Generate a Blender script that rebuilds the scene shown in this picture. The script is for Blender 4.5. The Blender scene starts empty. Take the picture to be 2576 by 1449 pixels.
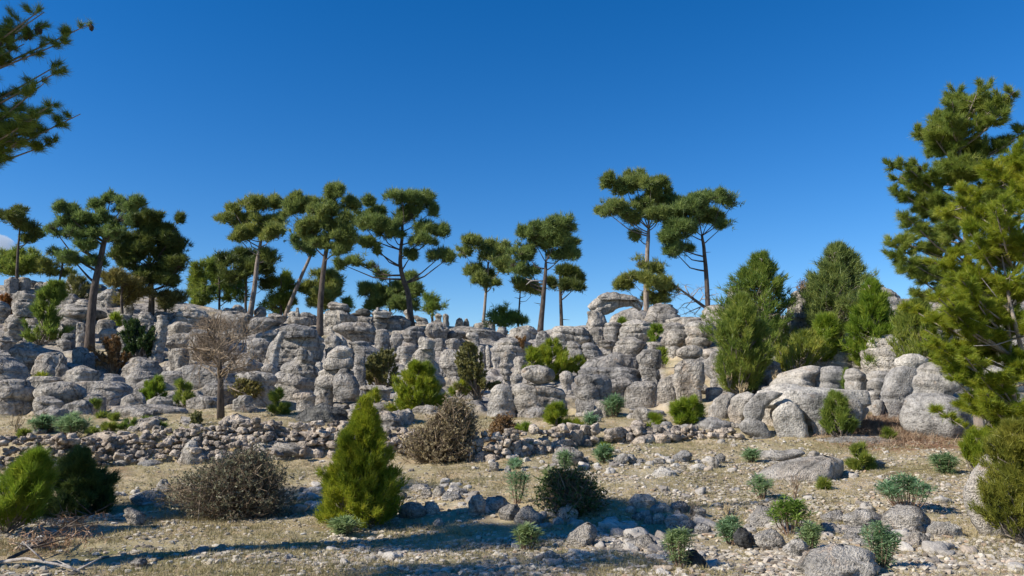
import bpy, math, random
import numpy as np
from mathutils import Vector
R = math.radians
rng = np.random.default_rng(7); random.seed(7)
sc = bpy.context.scene
# ------------------------------------------------------------------ camera, sky, sun
FPX, CX, CY = 1946.0, 1288.0, 724.5          # focal length and centre on a 2576 x 1449 picture grid
PITCH = R(8.0); CAMZ = 1.6
cam = bpy.data.cameras.new('camera'); camo = bpy.data.objects.new('camera', cam)
sc.collection.objects.link(camo); sc.camera = camo
camo.location = (0, 0, CAMZ); camo.rotation_euler = (R(90) + PITCH, 0, 0)
cam.sensor_width = 36; cam.lens = 36 * FPX / 2576; cam.clip_end = 6000; cam.clip_start = .05
SUN_EL = R(36); LDIR = Vector((.925, .38, 0)).normalized()          # horizontal way the light travels
w = bpy.data.worlds.new('World'); sc.world = w; w.use_nodes = True
nt = w.node_tree; bg = nt.nodes['Background']
sky = nt.nodes.new('ShaderNodeTexSky'); sky.sky_type = 'NISHITA'; sky.sun_disc = False
sky.sun_elevation = SUN_EL; sky.sun_rotation = math.atan2(-LDIR.x, -LDIR.y)
sky.air_density = 1.0; sky.dust_density = 0.0; sky.ozone_density = 4.0; sky.altitude = 600
hs = nt.nodes.new('ShaderNodeHueSaturation'); hs.inputs['Saturation'].default_value = 1.35; hs.inputs['Hue'].default_value = 0.507
nt.links.new(sky.outputs[0], hs.inputs['Color']); nt.links.new(hs.outputs[0], bg.inputs[0]); bg.inputs[1].default_value = 0.105
sun = bpy.data.lights.new('sun', 'SUN'); suno = bpy.data.objects.new('sun', sun); sc.collection.objects.link(suno)
sun.energy = 5.0; sun.angle = R(.53); sun.color = (1, .93, .82)
ld = Vector((LDIR.x * math.cos(SUN_EL), LDIR.y * math.cos(SUN_EL), -math.sin(SUN_EL)))
suno.rotation_euler = ld.to_track_quat('-Z', 'Y').to_euler()
sc.view_settings.view_transform = 'Standard'; sc.view_settings.look = 'None'; sc.view_settings.exposure = 0.46; sc.view_settings.gamma = 1
# ------------------------------------------------------------------ noise
def vnoise(p, seed=0):
    p = np.asarray(p, float); i = np.floor(p).astype(np.int64); f = p - i; f = f*f*f*(f*(f*6-15)+10)
    def hsh(a, b, c):
        n = (a*374761393 + b*668265263 + c*2147483647 + seed*1274126177) & 0xffffffff
        n = ((n ^ (n >> 13)) * 1274126177) & 0xffffffff
        n = ((n ^ (n >> 15)) * 2246822519) & 0xffffffff
        return ((n ^ (n >> 16)) & 0xffff) / 65535.0
    r = 0
    for a in (0, 1):
        for b in (0, 1):
            for c in (0, 1):
                wgt = (f[..., 0] if a else 1-f[..., 0])*(f[..., 1] if b else 1-f[..., 1])*(f[..., 2] if c else 1-f[..., 2])
                r = r + wgt*hsh(i[..., 0]+a, i[..., 1]+b, i[..., 2]+c)
    return r*2-1
def fbm(p, octs=3, seed=0):
    r = 0; a = 1.0; p = np.asarray(p, float); t = 0
    for k in range(octs):
        r = r + a*vnoise(p*2.03**k + 17.3*k, seed+k); t += a; a *= .5
    return r/t*1.4
# ------------------------------------------------------------------ picture grid <-> world
def elev(py): return np.tan(PITCH - np.arctan((np.asarray(py, float)-CY)/FPX))
def ray(px, py):
    u = (px-CX)/FPX; v = (CY-py)/FPX
    Y = math.cos(PITCH) - v*math.sin(PITCH); Z = math.sin(PITCH) + v*math.cos(PITCH)
    return u/Y, Z/Y                       # x and z per metre of depth
def at(px, py, d):
    a, b = ray(px, py); return np.array((a*d, d, CAMZ+b*d))
KC = [0, 300, 640, 900, 1288, 1650, 1900, 2200, 2576]
KN = [
 [(7,1467),(9,1380),(11,1308),(12,1280),(16.2,1172),(16.8,1108),(22,1035),(34,935),(46,835),(60,716)],
 [(7,1467),(9,1380),(11,1308),(12,1280),(16.2,1170),(16.8,1102),(21,1035),(33,935),(45,845),(60,728)],
 [(7,1467),(9,1380),(11,1308),(12,1278),(16.5,1160),(17.2,1074),(21,1028),(33,935),(44,855),(56,798)],
 [(7,1467),(9,1380),(11,1308),(12,1275),(16.8,1150),(17.5,1078),(21,1024),(32,935),(42,860),(54,792)],
 [(7,1467),(9,1378),(10.7,1318),(11.5,1270),(17.3,1134),(18,1090),(21,1042),(30,965),(40,895),(50,840)],
 [(7,1467),(9,1378),(10.5,1322),(11.3,1262),(18,1110),(18.5,1084),(21,1040),(28,965),(36,885),(46,796)],
 [(7,1467),(8.9,1385),(10.2,1332),(11,1290),(18,1106),(18.5,1088),(20,1050),(24,980),(31,900),(40,806)],
 [(7,1467),(8.6,1395),(9.6,1352),(10.5,1310),(18,1108),(18.8,1085),(20,1050),(24,965),(30,885),(38,752)],
 [(7,1467),(8.4,1405),(9.2,1370),(10,1330),(17,1117),(18,1090),(20,1045),(23,965),(29,885),(36,745)]]
KN = np.array(KN, float)
def h(x, y, detail=True):
    x = np.asarray(x, float); y = np.asarray(y, float)
    yy = np.maximum(y, 6.0); px = np.clip(CX + FPX*x/yy, -1500, 4100)
    dep = [np.interp(px, KC, KN[:, k, 0]) for k in range(10)]
    zz = [CAMZ + elev(np.interp(px, KC, KN[:, k, 1]))*dep[k] for k in range(10)]
    z = np.where(yy < dep[0], zz[0]*np.clip(yy/dep[0], 0, 1), 0.)
    for k in range(9):
        t = np.clip((yy-dep[k])/(dep[k+1]-dep[k]), 0, 1)
        z = np.where(yy >= dep[k], zz[k]+(zz[k+1]-zz[k])*t, z)
    z = np.where(yy > dep[9], zz[9] - .3*np.clip((yy-dep[9])/12, 0, 1) - np.clip(yy-dep[9]-14, 0, None)*.03, z)
    if detail:
        p = np.stack([x, y, 0*x], -1)
        z = z + .04*fbm(p*1.1, 3, 5) + .016*fbm(p*5, 2, 9)
        rk = np.clip((yy-dep[6]+1)/3, 0, 1)*np.clip((dep[9]-yy)/4, 0, 1)
        n = fbm(p*.55, 2, 31); n2 = np.abs(fbm(p*1.3, 2, 37))
        z = z + rk*(.16*n + .20*(.4-n2) - .27)
        u = (z+.25*fbm(p*.22, 2, 43))/.5; f = u-np.floor(u); z = np.where(rk > 0, z + rk*.5*.5*((np.clip((f-.62)/.38, 0, 1)**2*(3-2*np.clip((f-.62)/.38, 0, 1)))-f), z)
    return z
def hit(px, py, dmin=5.5):
    a, b = ray(px, py); d = np.concatenate([np.arange(dmin, 24, .04), np.arange(24, 64, .12)])
    g = CAMZ + b*d - h(a*d, d, False); k = np.where(g < 0)[0]
    return float(d[k[0]]) if len(k) else 58.0
def proj(x, y, z):
    yc = y*math.cos(PITCH) + (z-CAMZ)*math.sin(PITCH); zc = -y*math.sin(PITCH) + (z-CAMZ)*math.cos(PITCH)
    return CX+FPX*x/yc, CY-FPX*zc/yc
# ------------------------------------------------------------------ materials
def newmat(name):
    m = bpy.data.materials.new(name); m.use_nodes = True; t = m.node_tree
    return m, t, t.nodes['Principled BSDF'], t.nodes, t.links
def ramp(N, stops, interp='LINEAR'):
    r = N.new('ShaderNodeValToRGB'); r.color_ramp.interpolation = interp
    e = r.color_ramp.elements
    while len(e) > 1: e.remove(e[0])
    e[0].position, e[0].color = stops[0][0], (*stops[0][1], 1)
    for p, c in stops[1:]:
        q = e.new(p); q.color = (*c, 1)
    return r
def g3(v): return (v, v, v)
def noise(N, L, vec, scale, detail=4, rough=.55, dist=0):
    n = N.new('ShaderNodeTexNoise'); n.inputs['Scale'].default_value = scale; n.inputs['Detail'].default_value = detail
    n.inputs['Roughness'].default_value = rough; n.inputs['Distortion'].default_value = dist; L.new(vec, n.inputs['Vector']); return n
def voro(N, L, vec, scale, feature='F1'):
    n = N.new('ShaderNodeTexVoronoi'); n.feature = feature; n.inputs['Scale'].default_value = scale; L.new(vec, n.inputs['Vector']); return n
def mixc(N, L, fac, a, b, mode='MIX'):
    m = N.new('ShaderNodeMix'); m.data_type = 'RGBA'; m.blend_type = mode
    for s, v in ((0, fac), (6, a), (7, b)):
        if isinstance(v, (int, float)): m.inputs[s].default_value = v
        elif isinstance(v, tuple): m.inputs[s].default_value = (*v, 1)
        else: L.new(v, m.inputs[s])
    return m.outputs[2]
def math_(N, L, op, a, b=None):
    m = N.new('ShaderNodeMath'); m.operation = op
    for s, v in ((0, a), (1, b)):
        if v is None: continue
        if isinstance(v, (int, float)): m.inputs[s].default_value = v
        else: L.new(v, m.inputs[s])
    return m.outputs[0]
def mapping(N, L, vec, s):
    m = N.new('ShaderNodeMapping'); m.inputs['Scale'].default_value = s; L.new(vec, m.inputs['Vector']); return m.outputs[0]
def rock_nodes(N, L, pos, tone=1.0, warm=0.0, fine=1.0, crack=1.0):
    big = noise(N, L, pos, .45, 4, .6); mid = noise(N, L, pos, 2.2, 6, .65, .4); sm = noise(N, L, pos, 9*fine, 6, .75)
    c = ramp(N, [(.3, tuple(tone*v for v in (.19+warm*.05, .178, .16-warm*.03))), (.5, tuple(tone*v for v in (.33+warm*.06, .309, .28-warm*.04))), (.7, tuple(tone*v for v in (.48+warm*.06, .452, .41-warm*.05)))])
    L.new(mid.outputs[0], c.inputs[0])
    lich = ramp(N, [(.46, g3(0)), (.66, g3(1))]); L.new(big.outputs[0], lich.inputs[0])
    c1 = mixc(N, L, math_(N, L, 'MULTIPLY', lich.outputs[0], .4), c.outputs[0], tuple(tone*v for v in (.25, .255, .26)))
    warmr = ramp(N, [(.60, g3(0)), (.74, g3(1))]); L.new(noise(N, L, pos, .8, 3, .6).outputs[0], warmr.inputs[0])
    c2 = mixc(N, L, math_(N, L, 'MULTIPLY', warmr.outputs[0], .35+warm*.3), c1, tuple(tone*v for v in (.44, .33, .235)))
    spk = ramp(N, [(.36, g3(.22)), (.46, g3(.85)), (.6, g3(1.15)), (.72, g3(1.5))]); L.new(sm.outputs[0], spk.inputs[0])
    c3 = mixc(N, L, .8, c2, spk.outputs[0], 'MULTIPLY')
    bed = noise(N, L, mapping(N, L, pos, (.5, .5, 6.5)), 1.0, 6, .6, .6)
    bl = ramp(N, [(.34, g3(.55)), (.42, g3(1))]); L.new(bed.outputs[0], bl.inputs[0])
    c4 = mixc(N, L, .75, c3, bl.outputs[0], 'MULTIPLY')
    pit = noise(N, L, pos, 4.6*fine, 5, .72, .3); pr = ramp(N, [(.30, g3(.38)), (.43, g3(1))]); L.new(pit.outputs[0], pr.inputs[0])
    c4 = mixc(N, L, .75*crack, c4, pr.outputs[0], 'MULTIPLY')
    dv = noise(N, L, pos, 1.1, 3, .6); va = N.new('ShaderNodeVectorMath'); va.operation = 'MULTIPLY_ADD'; va.inputs[1].default_value = (.9, .9, .9); L.new(dv.outputs['Color'], va.inputs[0]); L.new(mapping(N, L, pos, (.8, .8, .6)), va.inputs[2])
    ck = voro(N, L, va.outputs[0], .8, 'DISTANCE_TO_EDGE'); cr = ramp(N, [(.0, g3(.25)), (.035, g3(1))]); L.new(ck.outputs['Distance'], cr.inputs[0])
    c4 = mixc(N, L, .7*crack, c4, cr.outputs[0], 'MULTIPLY')
    peb = voro(N, L, pos, 16*fine)
    hgt = math_(N, L, 'ADD', math_(N, L, 'MULTIPLY', mid.outputs[0], 1.3), math_(N, L, 'MULTIPLY', sm.outputs[0], .8))
    hgt = math_(N, L, 'ADD', hgt, math_(N, L, 'MULTIPLY', bed.outputs[0], .8))
    hgt = math_(N, L, 'ADD', hgt, math_(N, L, 'MULTIPLY', peb.outputs['Distance'], -.35))
    hgt = math_(N, L, 'ADD', hgt, math_(N, L, 'MULTIPLY', cr.outputs[0], .35*crack)); hgt = math_(N, L, 'ADD', hgt, math_(N, L, 'MULTIPLY', pr.outputs[0], .3))
    sn = noise(N, L, mapping(N, L, pos, (1.6, 1.6, .28)), 1.0, 5, .7, .4); sr = ramp(N, [(.52, g3(1)), (.64, g3(.48))]); L.new(sn.outputs[0], sr.inputs[0]); c4 = mixc(N, L, .7, c4, sr.outputs[0], 'MULTIPLY')
    oc = ramp(N, [(.60, g3(0)), (.70, g3(1))]); L.new(noise(N, L, pos, 1.9, 5, .7, .5).outputs[0], oc.inputs[0]); c4 = mixc(N, L, math_(N, L, 'MULTIPLY', oc.outputs[0], .45), c4, tuple(tone*v for v in (.36, .245, .15)))
    return c4, hgt
def rock_mat(name, tone=1., warm=0., fine=1., dist=.10, crack=1.):
    m, t, b, N, L = newmat(name); geo = N.new('ShaderNodeNewGeometry')
    c, hgt = rock_nodes(N, L, geo.outputs['Position'], tone, warm, fine, crack)
    oi = N.new('ShaderNodeObjectInfo'); rr = ramp(N, [(0, (.72, .73, .75)), (.35, (.95, .93, .9)), (.7, (1.08, 1.05, 1.0)), (1, (1.2, 1.19, 1.16))]); L.new(oi.outputs['Random'], rr.inputs[0])
    L.new(mixc(N, L, 1., c, rr.outputs[0], 'MULTIPLY'), b.inputs['Base Color'])
    bp = N.new('ShaderNodeBump'); bp.inputs['Strength'].default_value = 1.0; bp.inputs['Distance'].default_value = dist*1.25
    L.new(hgt, bp.inputs['Height']); L.new(bp.outputs[0], b.inputs['Normal'])
    b.inputs['Roughness'].default_value = .95; b.inputs['Specular IOR Level'].default_value = .15
    return m
M = {}
M['rock'] = rock_mat('weathered_conglomerate', 1.28, .06)
M['rock_smooth'] = rock_mat('massive_grey_rock', 1.3, 0., 1.5, .035, 0.35)
M['rock_near'] = rock_mat('pitted_boulder', 1.72, .04, 3.0, .085)
M['rock_wall'] = rock_mat('wall_stone', 1.4, .5, 1.8, .05)
M['rock_shaded'] = rock_mat('shaded_stone', .42, -.3, 1.5, .06)  # darkened copy of the rock for boulders in shade, shade put into its colour
def pebble_mat(name):
    m, t, b, N, L = newmat(name); geo = N.new('ShaderNodeNewGeometry')
    c = ramp(N, [(0, (.17, .14, .11)), (.25, (.30, .26, .20)), (.55, (.42, .37, .30)), (.8, (.54, .49, .40)), (.95, (.38, .27, .18)), (1, (.66, .63, .57))]); L.new(geo.outputs['Random Per Island'], c.inputs[0])
    n = noise(N, L, geo.outputs['Position'], 40, 4, .6); r = ramp(N, [(.3, g3(.75)), (.7, g3(1.1))]); L.new(n.outputs[0], r.inputs[0])
    L.new(mixc(N, L, .8, c.outputs[0], r.outputs[0], 'MULTIPLY'), b.inputs['Base Color']); b.inputs['Roughness'].default_value = .9; b.inputs['Specular IOR Level'].default_value = .2
    return m
M['pebble'] = pebble_mat('pebbles')
m, t, b, N, L = newmat('loose_stone'); geo = N.new('ShaderNodeNewGeometry'); oi = N.new('ShaderNodeObjectInfo')
c = ramp(N, [(0, (.26, .23, .2)), (.4, (.42, .385, .34)), (.8, (.58, .54, .48)), (.93, (.44, .36, .28)), (1, (.66, .63, .58))]); L.new(oi.outputs['Random'], c.inputs[0])
n = noise(N, L, geo.outputs['Position'], 22, 6, .7); r = ramp(N, [(.3, g3(.6)), (.7, g3(1.15))]); L.new(n.outputs[0], r.inputs[0])
L.new(mixc(N, L, .9, c.outputs[0], r.outputs[0], 'MULTIPLY'), b.inputs['Base Color']); b.inputs['Roughness'].default_value = .9
bp = N.new('ShaderNodeBump'); bp.inputs['Distance'].default_value = .03; L.new(n.outputs[0], bp.inputs['Height']); L.new(bp.outputs[0], b.inputs['Normal']); M['stone'] = m
# ground
m, t, b, N, L = newmat('hillside_ground'); geo = N.new('ShaderNodeNewGeometry'); pos = geo.outputs['Position']
def attr(n):
    a = N.new('ShaderNodeAttribute'); a.attribute_name = n; return a.outputs['Fac']
soilr = ramp(N, [(.3, (.29, .195, .115)), (.5, (.46, .355, .225)), (.7, (.60, .50, .35))]); L.new(noise(N, L, pos, 1.6, 8, .7).outputs[0], soilr.inputs[0])
grr = ramp(N, [(.3, (.14, .14, .06)), (.6, (.30, .275, .145)), (.8, (.45, .4, .25))]); L.new(noise(N, L, pos, 14, 5, .75).outputs[0], grr.inputs[0])
gm = ramp(N, [(.36, g3(0)), (.6, g3(1))]); L.new(noise(N, L, pos, .9, 6, .7).outputs[0], gm.inputs[0])
cc = mixc(N, L, math_(N, L, 'MULTIPLY', gm.outputs[0], .6), soilr.outputs[0], grr.outputs[0])
cc = mixc(N, L, attr('green'), cc, (.11, .135, .035))
red = ramp(N, [(.58, g3(0)), (.72, g3(1))]); L.new(noise(N, L, pos, .55, 5, .65).outputs[0], red.inputs[0])
cc = mixc(N, L, math_(N, L, 'MULTIPLY', red.outputs[0], .55), cc, (.30, .155, .08))
vo = voro(N, L, pos, 21); vr = ramp(N, [(.30, g3(1)), (.42, g3(0))]); L.new(vo.outputs['Distance'], vr.inputs[0])
vc = N.new('ShaderNodeSeparateColor'); L.new(vo.outputs['Color'], vc.inputs[0])
pick = math_(N, L, 'LESS_THAN', vc.outputs[0], math_(N, L, 'ADD', .22, math_(N, L, 'MULTIPLY', attr('gravel'), .62)))
pc = ramp(N, [(0, (.33, .29, .24)), (.5, (.50, .46, .39)), (1, (.66, .62, .55))]); L.new(vc.outputs[1], pc.inputs[0])
pf = math_(N, L, 'MULTIPLY', vr.outputs[0], pick)
cc = mixc(N, L, pf, cc, pc.outputs[0])
rc, rh = rock_nodes(N, L, pos, 1.12, .2)
cc = mixc(N, L, attr('rock'), cc, rc)
lit = ramp(N, [(.35, (.14, .075, .045)), (.65, (.34, .195, .12))]); L.new(noise(N, L, pos, 18, 5, .8, 1).outputs[0], lit.inputs[0])
cc = mixc(N, L, attr('litter'), cc, lit.outputs[0])
L.new(cc, b.inputs['Base Color']); b.inputs['Roughness'].default_value = 1; b.inputs['Specular IOR Level'].default_value = .1
fine = noise(N, L, pos, 26, 6, .75)
hh = math_(N, L, 'ADD', math_(N, L, 'MULTIPLY', fine.outputs[0], .35), math_(N, L, 'MULTIPLY', pf, .35))
hh = math_(N, L, 'ADD', hh, math_(N, L, 'MULTIPLY', rh, math_(N, L, 'MULTIPLY', attr('rock'), 1.0)))
bp = N.new('ShaderNodeBump'); bp.inputs['Strength'].default_value = .9; bp.inputs['Distance'].default_value = .07; L.new(hh, bp.inputs['Height']); L.new(bp.outputs[0], b.inputs['Normal'])
M['ground'] = m
def leaf_mat(name, cols, trans=.3, scale=1.2):
    m, t, b, N, L = newmat(name); geo = N.new('ShaderNodeNewGeometry')
    n = noise(N, L, geo.outputs['Position'], scale, 4, .6)
    mx = math_(N, L, 'ADD', math_(N, L, 'MULTIPLY', n.outputs[0], .75), math_(N, L, 'MULTIPLY', geo.outputs['Random Per Island'], .3))
    c0 = ramp(N, [(.3, cols[0]), (.52, cols[1]), (.75, cols[2])]); L.new(mx, c0.inputs[0]); oi = N.new('ShaderNodeObjectInfo'); tn = ramp(N, [(0, (.78, .9, .95)), (.5, (1, 1, 1)), (1, (1.2, 1.06, .9))]); L.new(oi.outputs['Random'], tn.inputs[0])
    c = N.new('ShaderNodeMix'); c.data_type = 'RGBA'; c.blend_type = 'MULTIPLY'; c.inputs[0].default_value = 1; L.new(c0.outputs[0], c.inputs[6]); L.new(tn.outputs[0], c.inputs[7]); L.new(c.outputs[2], b.inputs['Base Color'])
    b.inputs['Roughness'].default_value = .5; b.inputs['Specular IOR Level'].default_value = .4
    tr = N.new('ShaderNodeBsdfTranslucent'); L.new(c.outputs[2], tr.inputs[0]); ms = N.new('ShaderNodeMixShader'); ms.inputs[0].default_value = trans
    L.new(b.outputs[0], ms.inputs[1]); L.new(tr.outputs[0], ms.inputs[2]); L.new(ms.outputs[0], N['Material Output'].inputs[0]); return m
M['pine'] = leaf_mat('pine_needles', [(.10, .15, .045), (.21, .265, .07), (.37, .40, .11)], .5, 1.3)
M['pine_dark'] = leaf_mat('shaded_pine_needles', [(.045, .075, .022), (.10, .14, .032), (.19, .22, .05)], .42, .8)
M['bright'] = leaf_mat('young_pine_needles', [(.12, .19, .016), (.24, .32, .026), (.42, .42, .05)], .5, 2.2)
M['bushpine'] = leaf_mat('bushy_pine_needles', [(.10, .16, .03), (.22, .285, .045), (.38, .39, .075)], .5, 1.4)
M['gold'] = leaf_mat('golden_pine_needles', [(.11, .13, .02), (.23, .235, .03), (.38, .34, .06)], .42, 2.2)
M['olive'] = leaf_mat('olive_leaves', [(.09, .09, .03), (.18, .18, .055), (.28, .26, .09)], .35, 2.5)
M['deep'] = leaf_mat('evergreen_leaves', [(.03, .055, .014), (.06, .10, .022), (.12, .16, .035)], .3, 2.5)
M['drab'] = leaf_mat('withered_leaves', [(.13, .105, .055), (.24, .20, .11), (.36, .31, .19)], .25, 3)
M['dry'] = leaf_mat('dry_leaves', [(.13, .065, .025), (.21, .12, .045), (.30, .19, .08)], .25, 3)
M['rust'] = leaf_mat('rust_leaves', [(.22, .07, .02), (.36, .14, .035), (.42, .22, .07)], .25, 3)
M['spurge'] = leaf_mat('spurge_leaves', [(.15, .24, .11), (.27, .39, .19), (.42, .54, .30)], .4, 6)
M['spurge_lime'] = leaf_mat('lime_spurge_leaves', [(.11, .2, .03), (.2, .32, .05), (.3, .4, .1)], .3, 6)
M['grass'] = leaf_mat('short_grass', [(.15, .155, .06), (.32, .28, .145), (.5, .44, .27)], .3, 1.3)
def bark(name, a, bcol, scale=6):
    m, t, b, N, L = newmat(name); geo = N.new('ShaderNodeNewGeometry')
    n = noise(N, L, mapping(N, L, geo.outputs['Position'], (1, 1, .35)), scale, 6, .7); c = ramp(N, [(.35, a), (.65, bcol)]); L.new(n.outputs[0], c.inputs[0])
    L.new(c.outputs[0], b.inputs['Base Color']); b.inputs['Roughness'].default_value = .95
    bp = N.new('ShaderNodeBump'); bp.inputs['Distance'].default_value = .05; L.new(n.outputs[0], bp.inputs['Height']); L.new(bp.outputs[0], b.inputs['Normal']); return m
M['bark'] = bark('pine_bark', (.035, .026, .021), (.13, .10, .08))
M['bark_pale'] = bark('pale_pine_bark', (.10, .075, .06), (.36, .30, .25))
M['branch'] = bark('thin_branch', (.16, .13, .10), (.34, .29, .24), 12)
M['twig'] = bark('bare_twig', (.15, .11, .075), (.38, .295, .205), 12)
M['twig_brown'] = bark('brown_twig', (.12, .08, .05), (.27, .19, .12), 12)
M['deadwood'] = bark('dead_wood', (.25, .22, .2), (.5, .46, .42), 12)
M['stem'] = bark('spurge_stem', (.15, .085, .06), (.36, .25, .17), 12)
M['straw'] = bark('straw', (.3, .22, .12), (.5, .4, .24), 12)
M['litter'] = leaf_mat('fallen_needles', [(.15, .085, .05), (.27, .165, .10), (.46, .36, .24)], .1, 6)
M['cone'] = bark('pine_cone', (.03, .02, .015), (.09, .055, .035), 30)
# ------------------------------------------------------------------ objects
def tag(o, label=None, cat=None, group=None, kind=None):
    if label: o['label'] = label
    if cat: o['category'] = cat
    if group: o['group'] = group
    if kind: o['kind'] = kind
    return o
def empty(name, loc, label, cat, group=None):
    o = bpy.data.objects.new(name, None); sc.collection.objects.link(o); o.location = loc; o.empty_display_size = .2
    return tag(o, label, cat, group)
class MB:
    def __init__(s): s.V = []; s.F = []; s.n = 0
    def add(s, v, f):
        s.V.append(np.asarray(v, float).reshape(-1, 3)); s.F.append(np.asarray(f, np.int64).reshape(-1, 3)+s.n); s.n += len(s.V[-1])
    def build(s, name, mat, parent=None, loc=None, smooth=True):
        V = np.concatenate(s.V); F = np.concatenate(s.F)
        if loc is None: loc = parent.location if parent is not None else V.mean(0)*[1, 1, 0]+[0, 0, V[:, 2].min()]
        loc = np.array(loc, float); me = bpy.data.meshes.new(name)
        me.vertices.add(len(V)); me.vertices.foreach_set('co', (V-loc).ravel())
        me.loops.add(F.size); me.loops.foreach_set('vertex_index', F.ravel())
        me.polygons.add(len(F)); me.polygons.foreach_set('loop_start', np.arange(0, F.size, 3)); me.polygons.foreach_set('loop_total', np.full(len(F), 3))
        me.polygons.foreach_set('use_smooth', np.full(len(F), smooth)); me.update(calc_edges=True)
        me.materials.append(M[mat] if isinstance(mat, str) else mat)
        o = bpy.data.objects.new(name, me); sc.collection.objects.link(o)
        if parent is not None: o.parent = parent
        else: o.location = loc
        return o
def tube(mb, pts, rad, sides=5, cap=True):
    P = np.asarray(pts, float); rad = np.broadcast_to(np.asarray(rad, float), (len(P),)); n = len(P)
    T = np.gradient(P, axis=0); T /= np.linalg.norm(T, axis=1, keepdims=True)+1e-9
    ref = np.array((.31, .93, .17)) if abs(T[0, 2]) > .8 else np.array((0.05, .1, 1.))
    A = np.cross(T, ref); A /= np.linalg.norm(A, axis=1, keepdims=True)+1e-9; B = np.cross(T, A)
    th = np.linspace(0, 2*np.pi, sides, endpoint=False)
    V = P[:, None]+rad[:, None, None]*(np.cos(th)[None, :, None]*A[:, None]+np.sin(th)[None, :, None]*B[:, None])
    i = np.arange(n-1)[:, None]*sides; j = np.arange(sides)[None]; k = (j+1) % sides
    a = i+j; b_ = i+k; c_ = i+sides+k; d = i+sides+j
    F = np.concatenate([np.stack([a, b_, c_], -1).reshape(-1, 3), np.stack([a, c_, d], -1).reshape(-1, 3)])
    if cap: F = np.concatenate([F, [(0, q+1, q) for q in range(1, sides-1)], [((n-1)*sides, (n-1)*sides+q, (n-1)*sides+q+1) for q in range(1, sides-1)]])
    mb.add(V, F)
def needles(mb, C, D, m, ln, wd, spread=.8):
    """m thin blades at every tuft centre C (n,3), fanned about the directions D"""
    n = len(C)
    if n == 0: return
    c = np.repeat(C, m, 0); d = np.repeat(D, m, 0) + spread*rng.normal(size=(n*m, 3)); d /= np.linalg.norm(d, axis=1, keepdims=True)
    s = np.cross(d, rng.normal(size=(n*m, 3))); s /= np.linalg.norm(s, axis=1, keepdims=True)+1e-9
    l = ln*rng.uniform(.6, 1.15, (n*m, 1)); j = c + .12*ln*rng.normal(size=c.shape)
    V = np.stack([j-s*wd/2, j+s*wd/2, j+d*l], 1).reshape(-1, 3); mb.add(V, np.arange(len(V)).reshape(-1, 3))
def unit(n):
    v = rng.normal(size=(n, 3)); return v/np.linalg.norm(v, axis=1, keepdims=True)
# crops of the picture used for tracing: (x offset, y offset, scale)
K1 = (0, 447.2, .248); K2 = (0, 670.8, .248); K3 = (511.1, 702.8, .1984); K4 = (894.4, 702.8, .1984); K5 = (1277.8, 702.8, .1984)
K6 = (1661.1, 830.6, .1984); K7 = (2064.9, 830.6, .1984); KA = (0, 990.3, .248); KB = (0, 1090, .248); KC_ = (575, 990.3, .248)
KD = (766.7, 1090, .248); KE = (1213.9, 990.3, .248); KF = (1341.7, 1090, .248); KG = (1937.1, 990.3, .248); KH = (1937.1, 1090, .248)
KT = (511.1, 447.2, .2646); KU = (1086.1, 415.3, .3224); K0 = (0, 0, 1)
def tr(k, x, y): return k[0]+k[2]*x, k[1]+k[2]*y
# ------------------------------------------------------------------ ground sheet
ss = np.concatenate([np.linspace(-3.4, -.75, 50, endpoint=False), np.linspace(-.75, .75, 560, endpoint=False), np.linspace(.75, 3.4, 50)])
ys = np.concatenate([np.linspace(-40, 6.5, 22, endpoint=False), np.linspace(6.5, 20, 250, endpoint=False), np.linspace(20, 64, 400, endpoint=False), np.geomspace(64, 2500, 30)])
Yg, Sg = np.meshgrid(ys, ss, indexing='ij'); Xg = Sg*np.maximum(Yg, 5); Zg = h(Xg, Yg)
nr, ncol = Yg.shape; idx = np.arange(nr*ncol).reshape(nr, ncol)
a_, b_, c_, d_ = idx[:-1, :-1], idx[:-1, 1:], idx[1:, 1:], idx[1:, :-1]
mb = MB(); mb.add(np.stack([Xg, Yg, Zg], -1), np.concatenate([np.stack([a_, b_, c_], -1).reshape(-1, 3), np.stack([a_, c_, d_], -1).reshape(-1, 3)]))
ground = mb.build('ground', 'ground', loc=(0, 0, 0)); tag(ground, kind='structure')
gx, gy, gz = Xg.ravel(), Yg.ravel(), Zg.ravel(); gp = np.stack([gx, gy, 0*gx], -1)
ppx, ppy = proj(gx, np.maximum(gy, 6), gz)
def soft(v, a, b): return np.clip((v-a)/(b-a), 0, 1)
def blobm(px, py, cx, cy, rx, ry): return np.clip(1.25-np.sqrt(((px-cx)/rx)**2+((py-cy)/ry)**2), 0, .6)/.6
nA = fbm(gp*.7, 3, 51); nB = fbm(gp*.35, 2, 57)
rockm = soft(1050-ppy, 0, 30)*np.clip(1.25+1.2*nA, 0, 1)
rockm *= 1-np.clip(sum(blobm(ppx, ppy, *q) for q in [(1500, 1035, 200, 35), (1760, 985, 80, 40), (1700, 920, 40, 40), (1080, 830, 90, 12), (560, 1050, 150, 25), (250, 895, 70, 18), (1980, 960, 100, 20), (1010, 1020, 160, 20)]), 0, 1)*np.clip(1.1+nA, 0, 1)
def gravel_at(px, py, n):
    g = soft(px, 1450, 2300)*soft(py, 1090, 1180)*.75 + blobm(px, py, 1750, 1225, 420, 55) + blobm(px, py, 900, 1395, 420, 38) + blobm(px, py, 150, 1330, 330, 30)+blobm(px, py, 1400, 1400, 500, 60)*.8
    return np.clip(g*.85 + .35*n, 0, 1)*soft(py, 1080, 1110)
gravm = gravel_at(ppx, ppy, nB)
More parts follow.
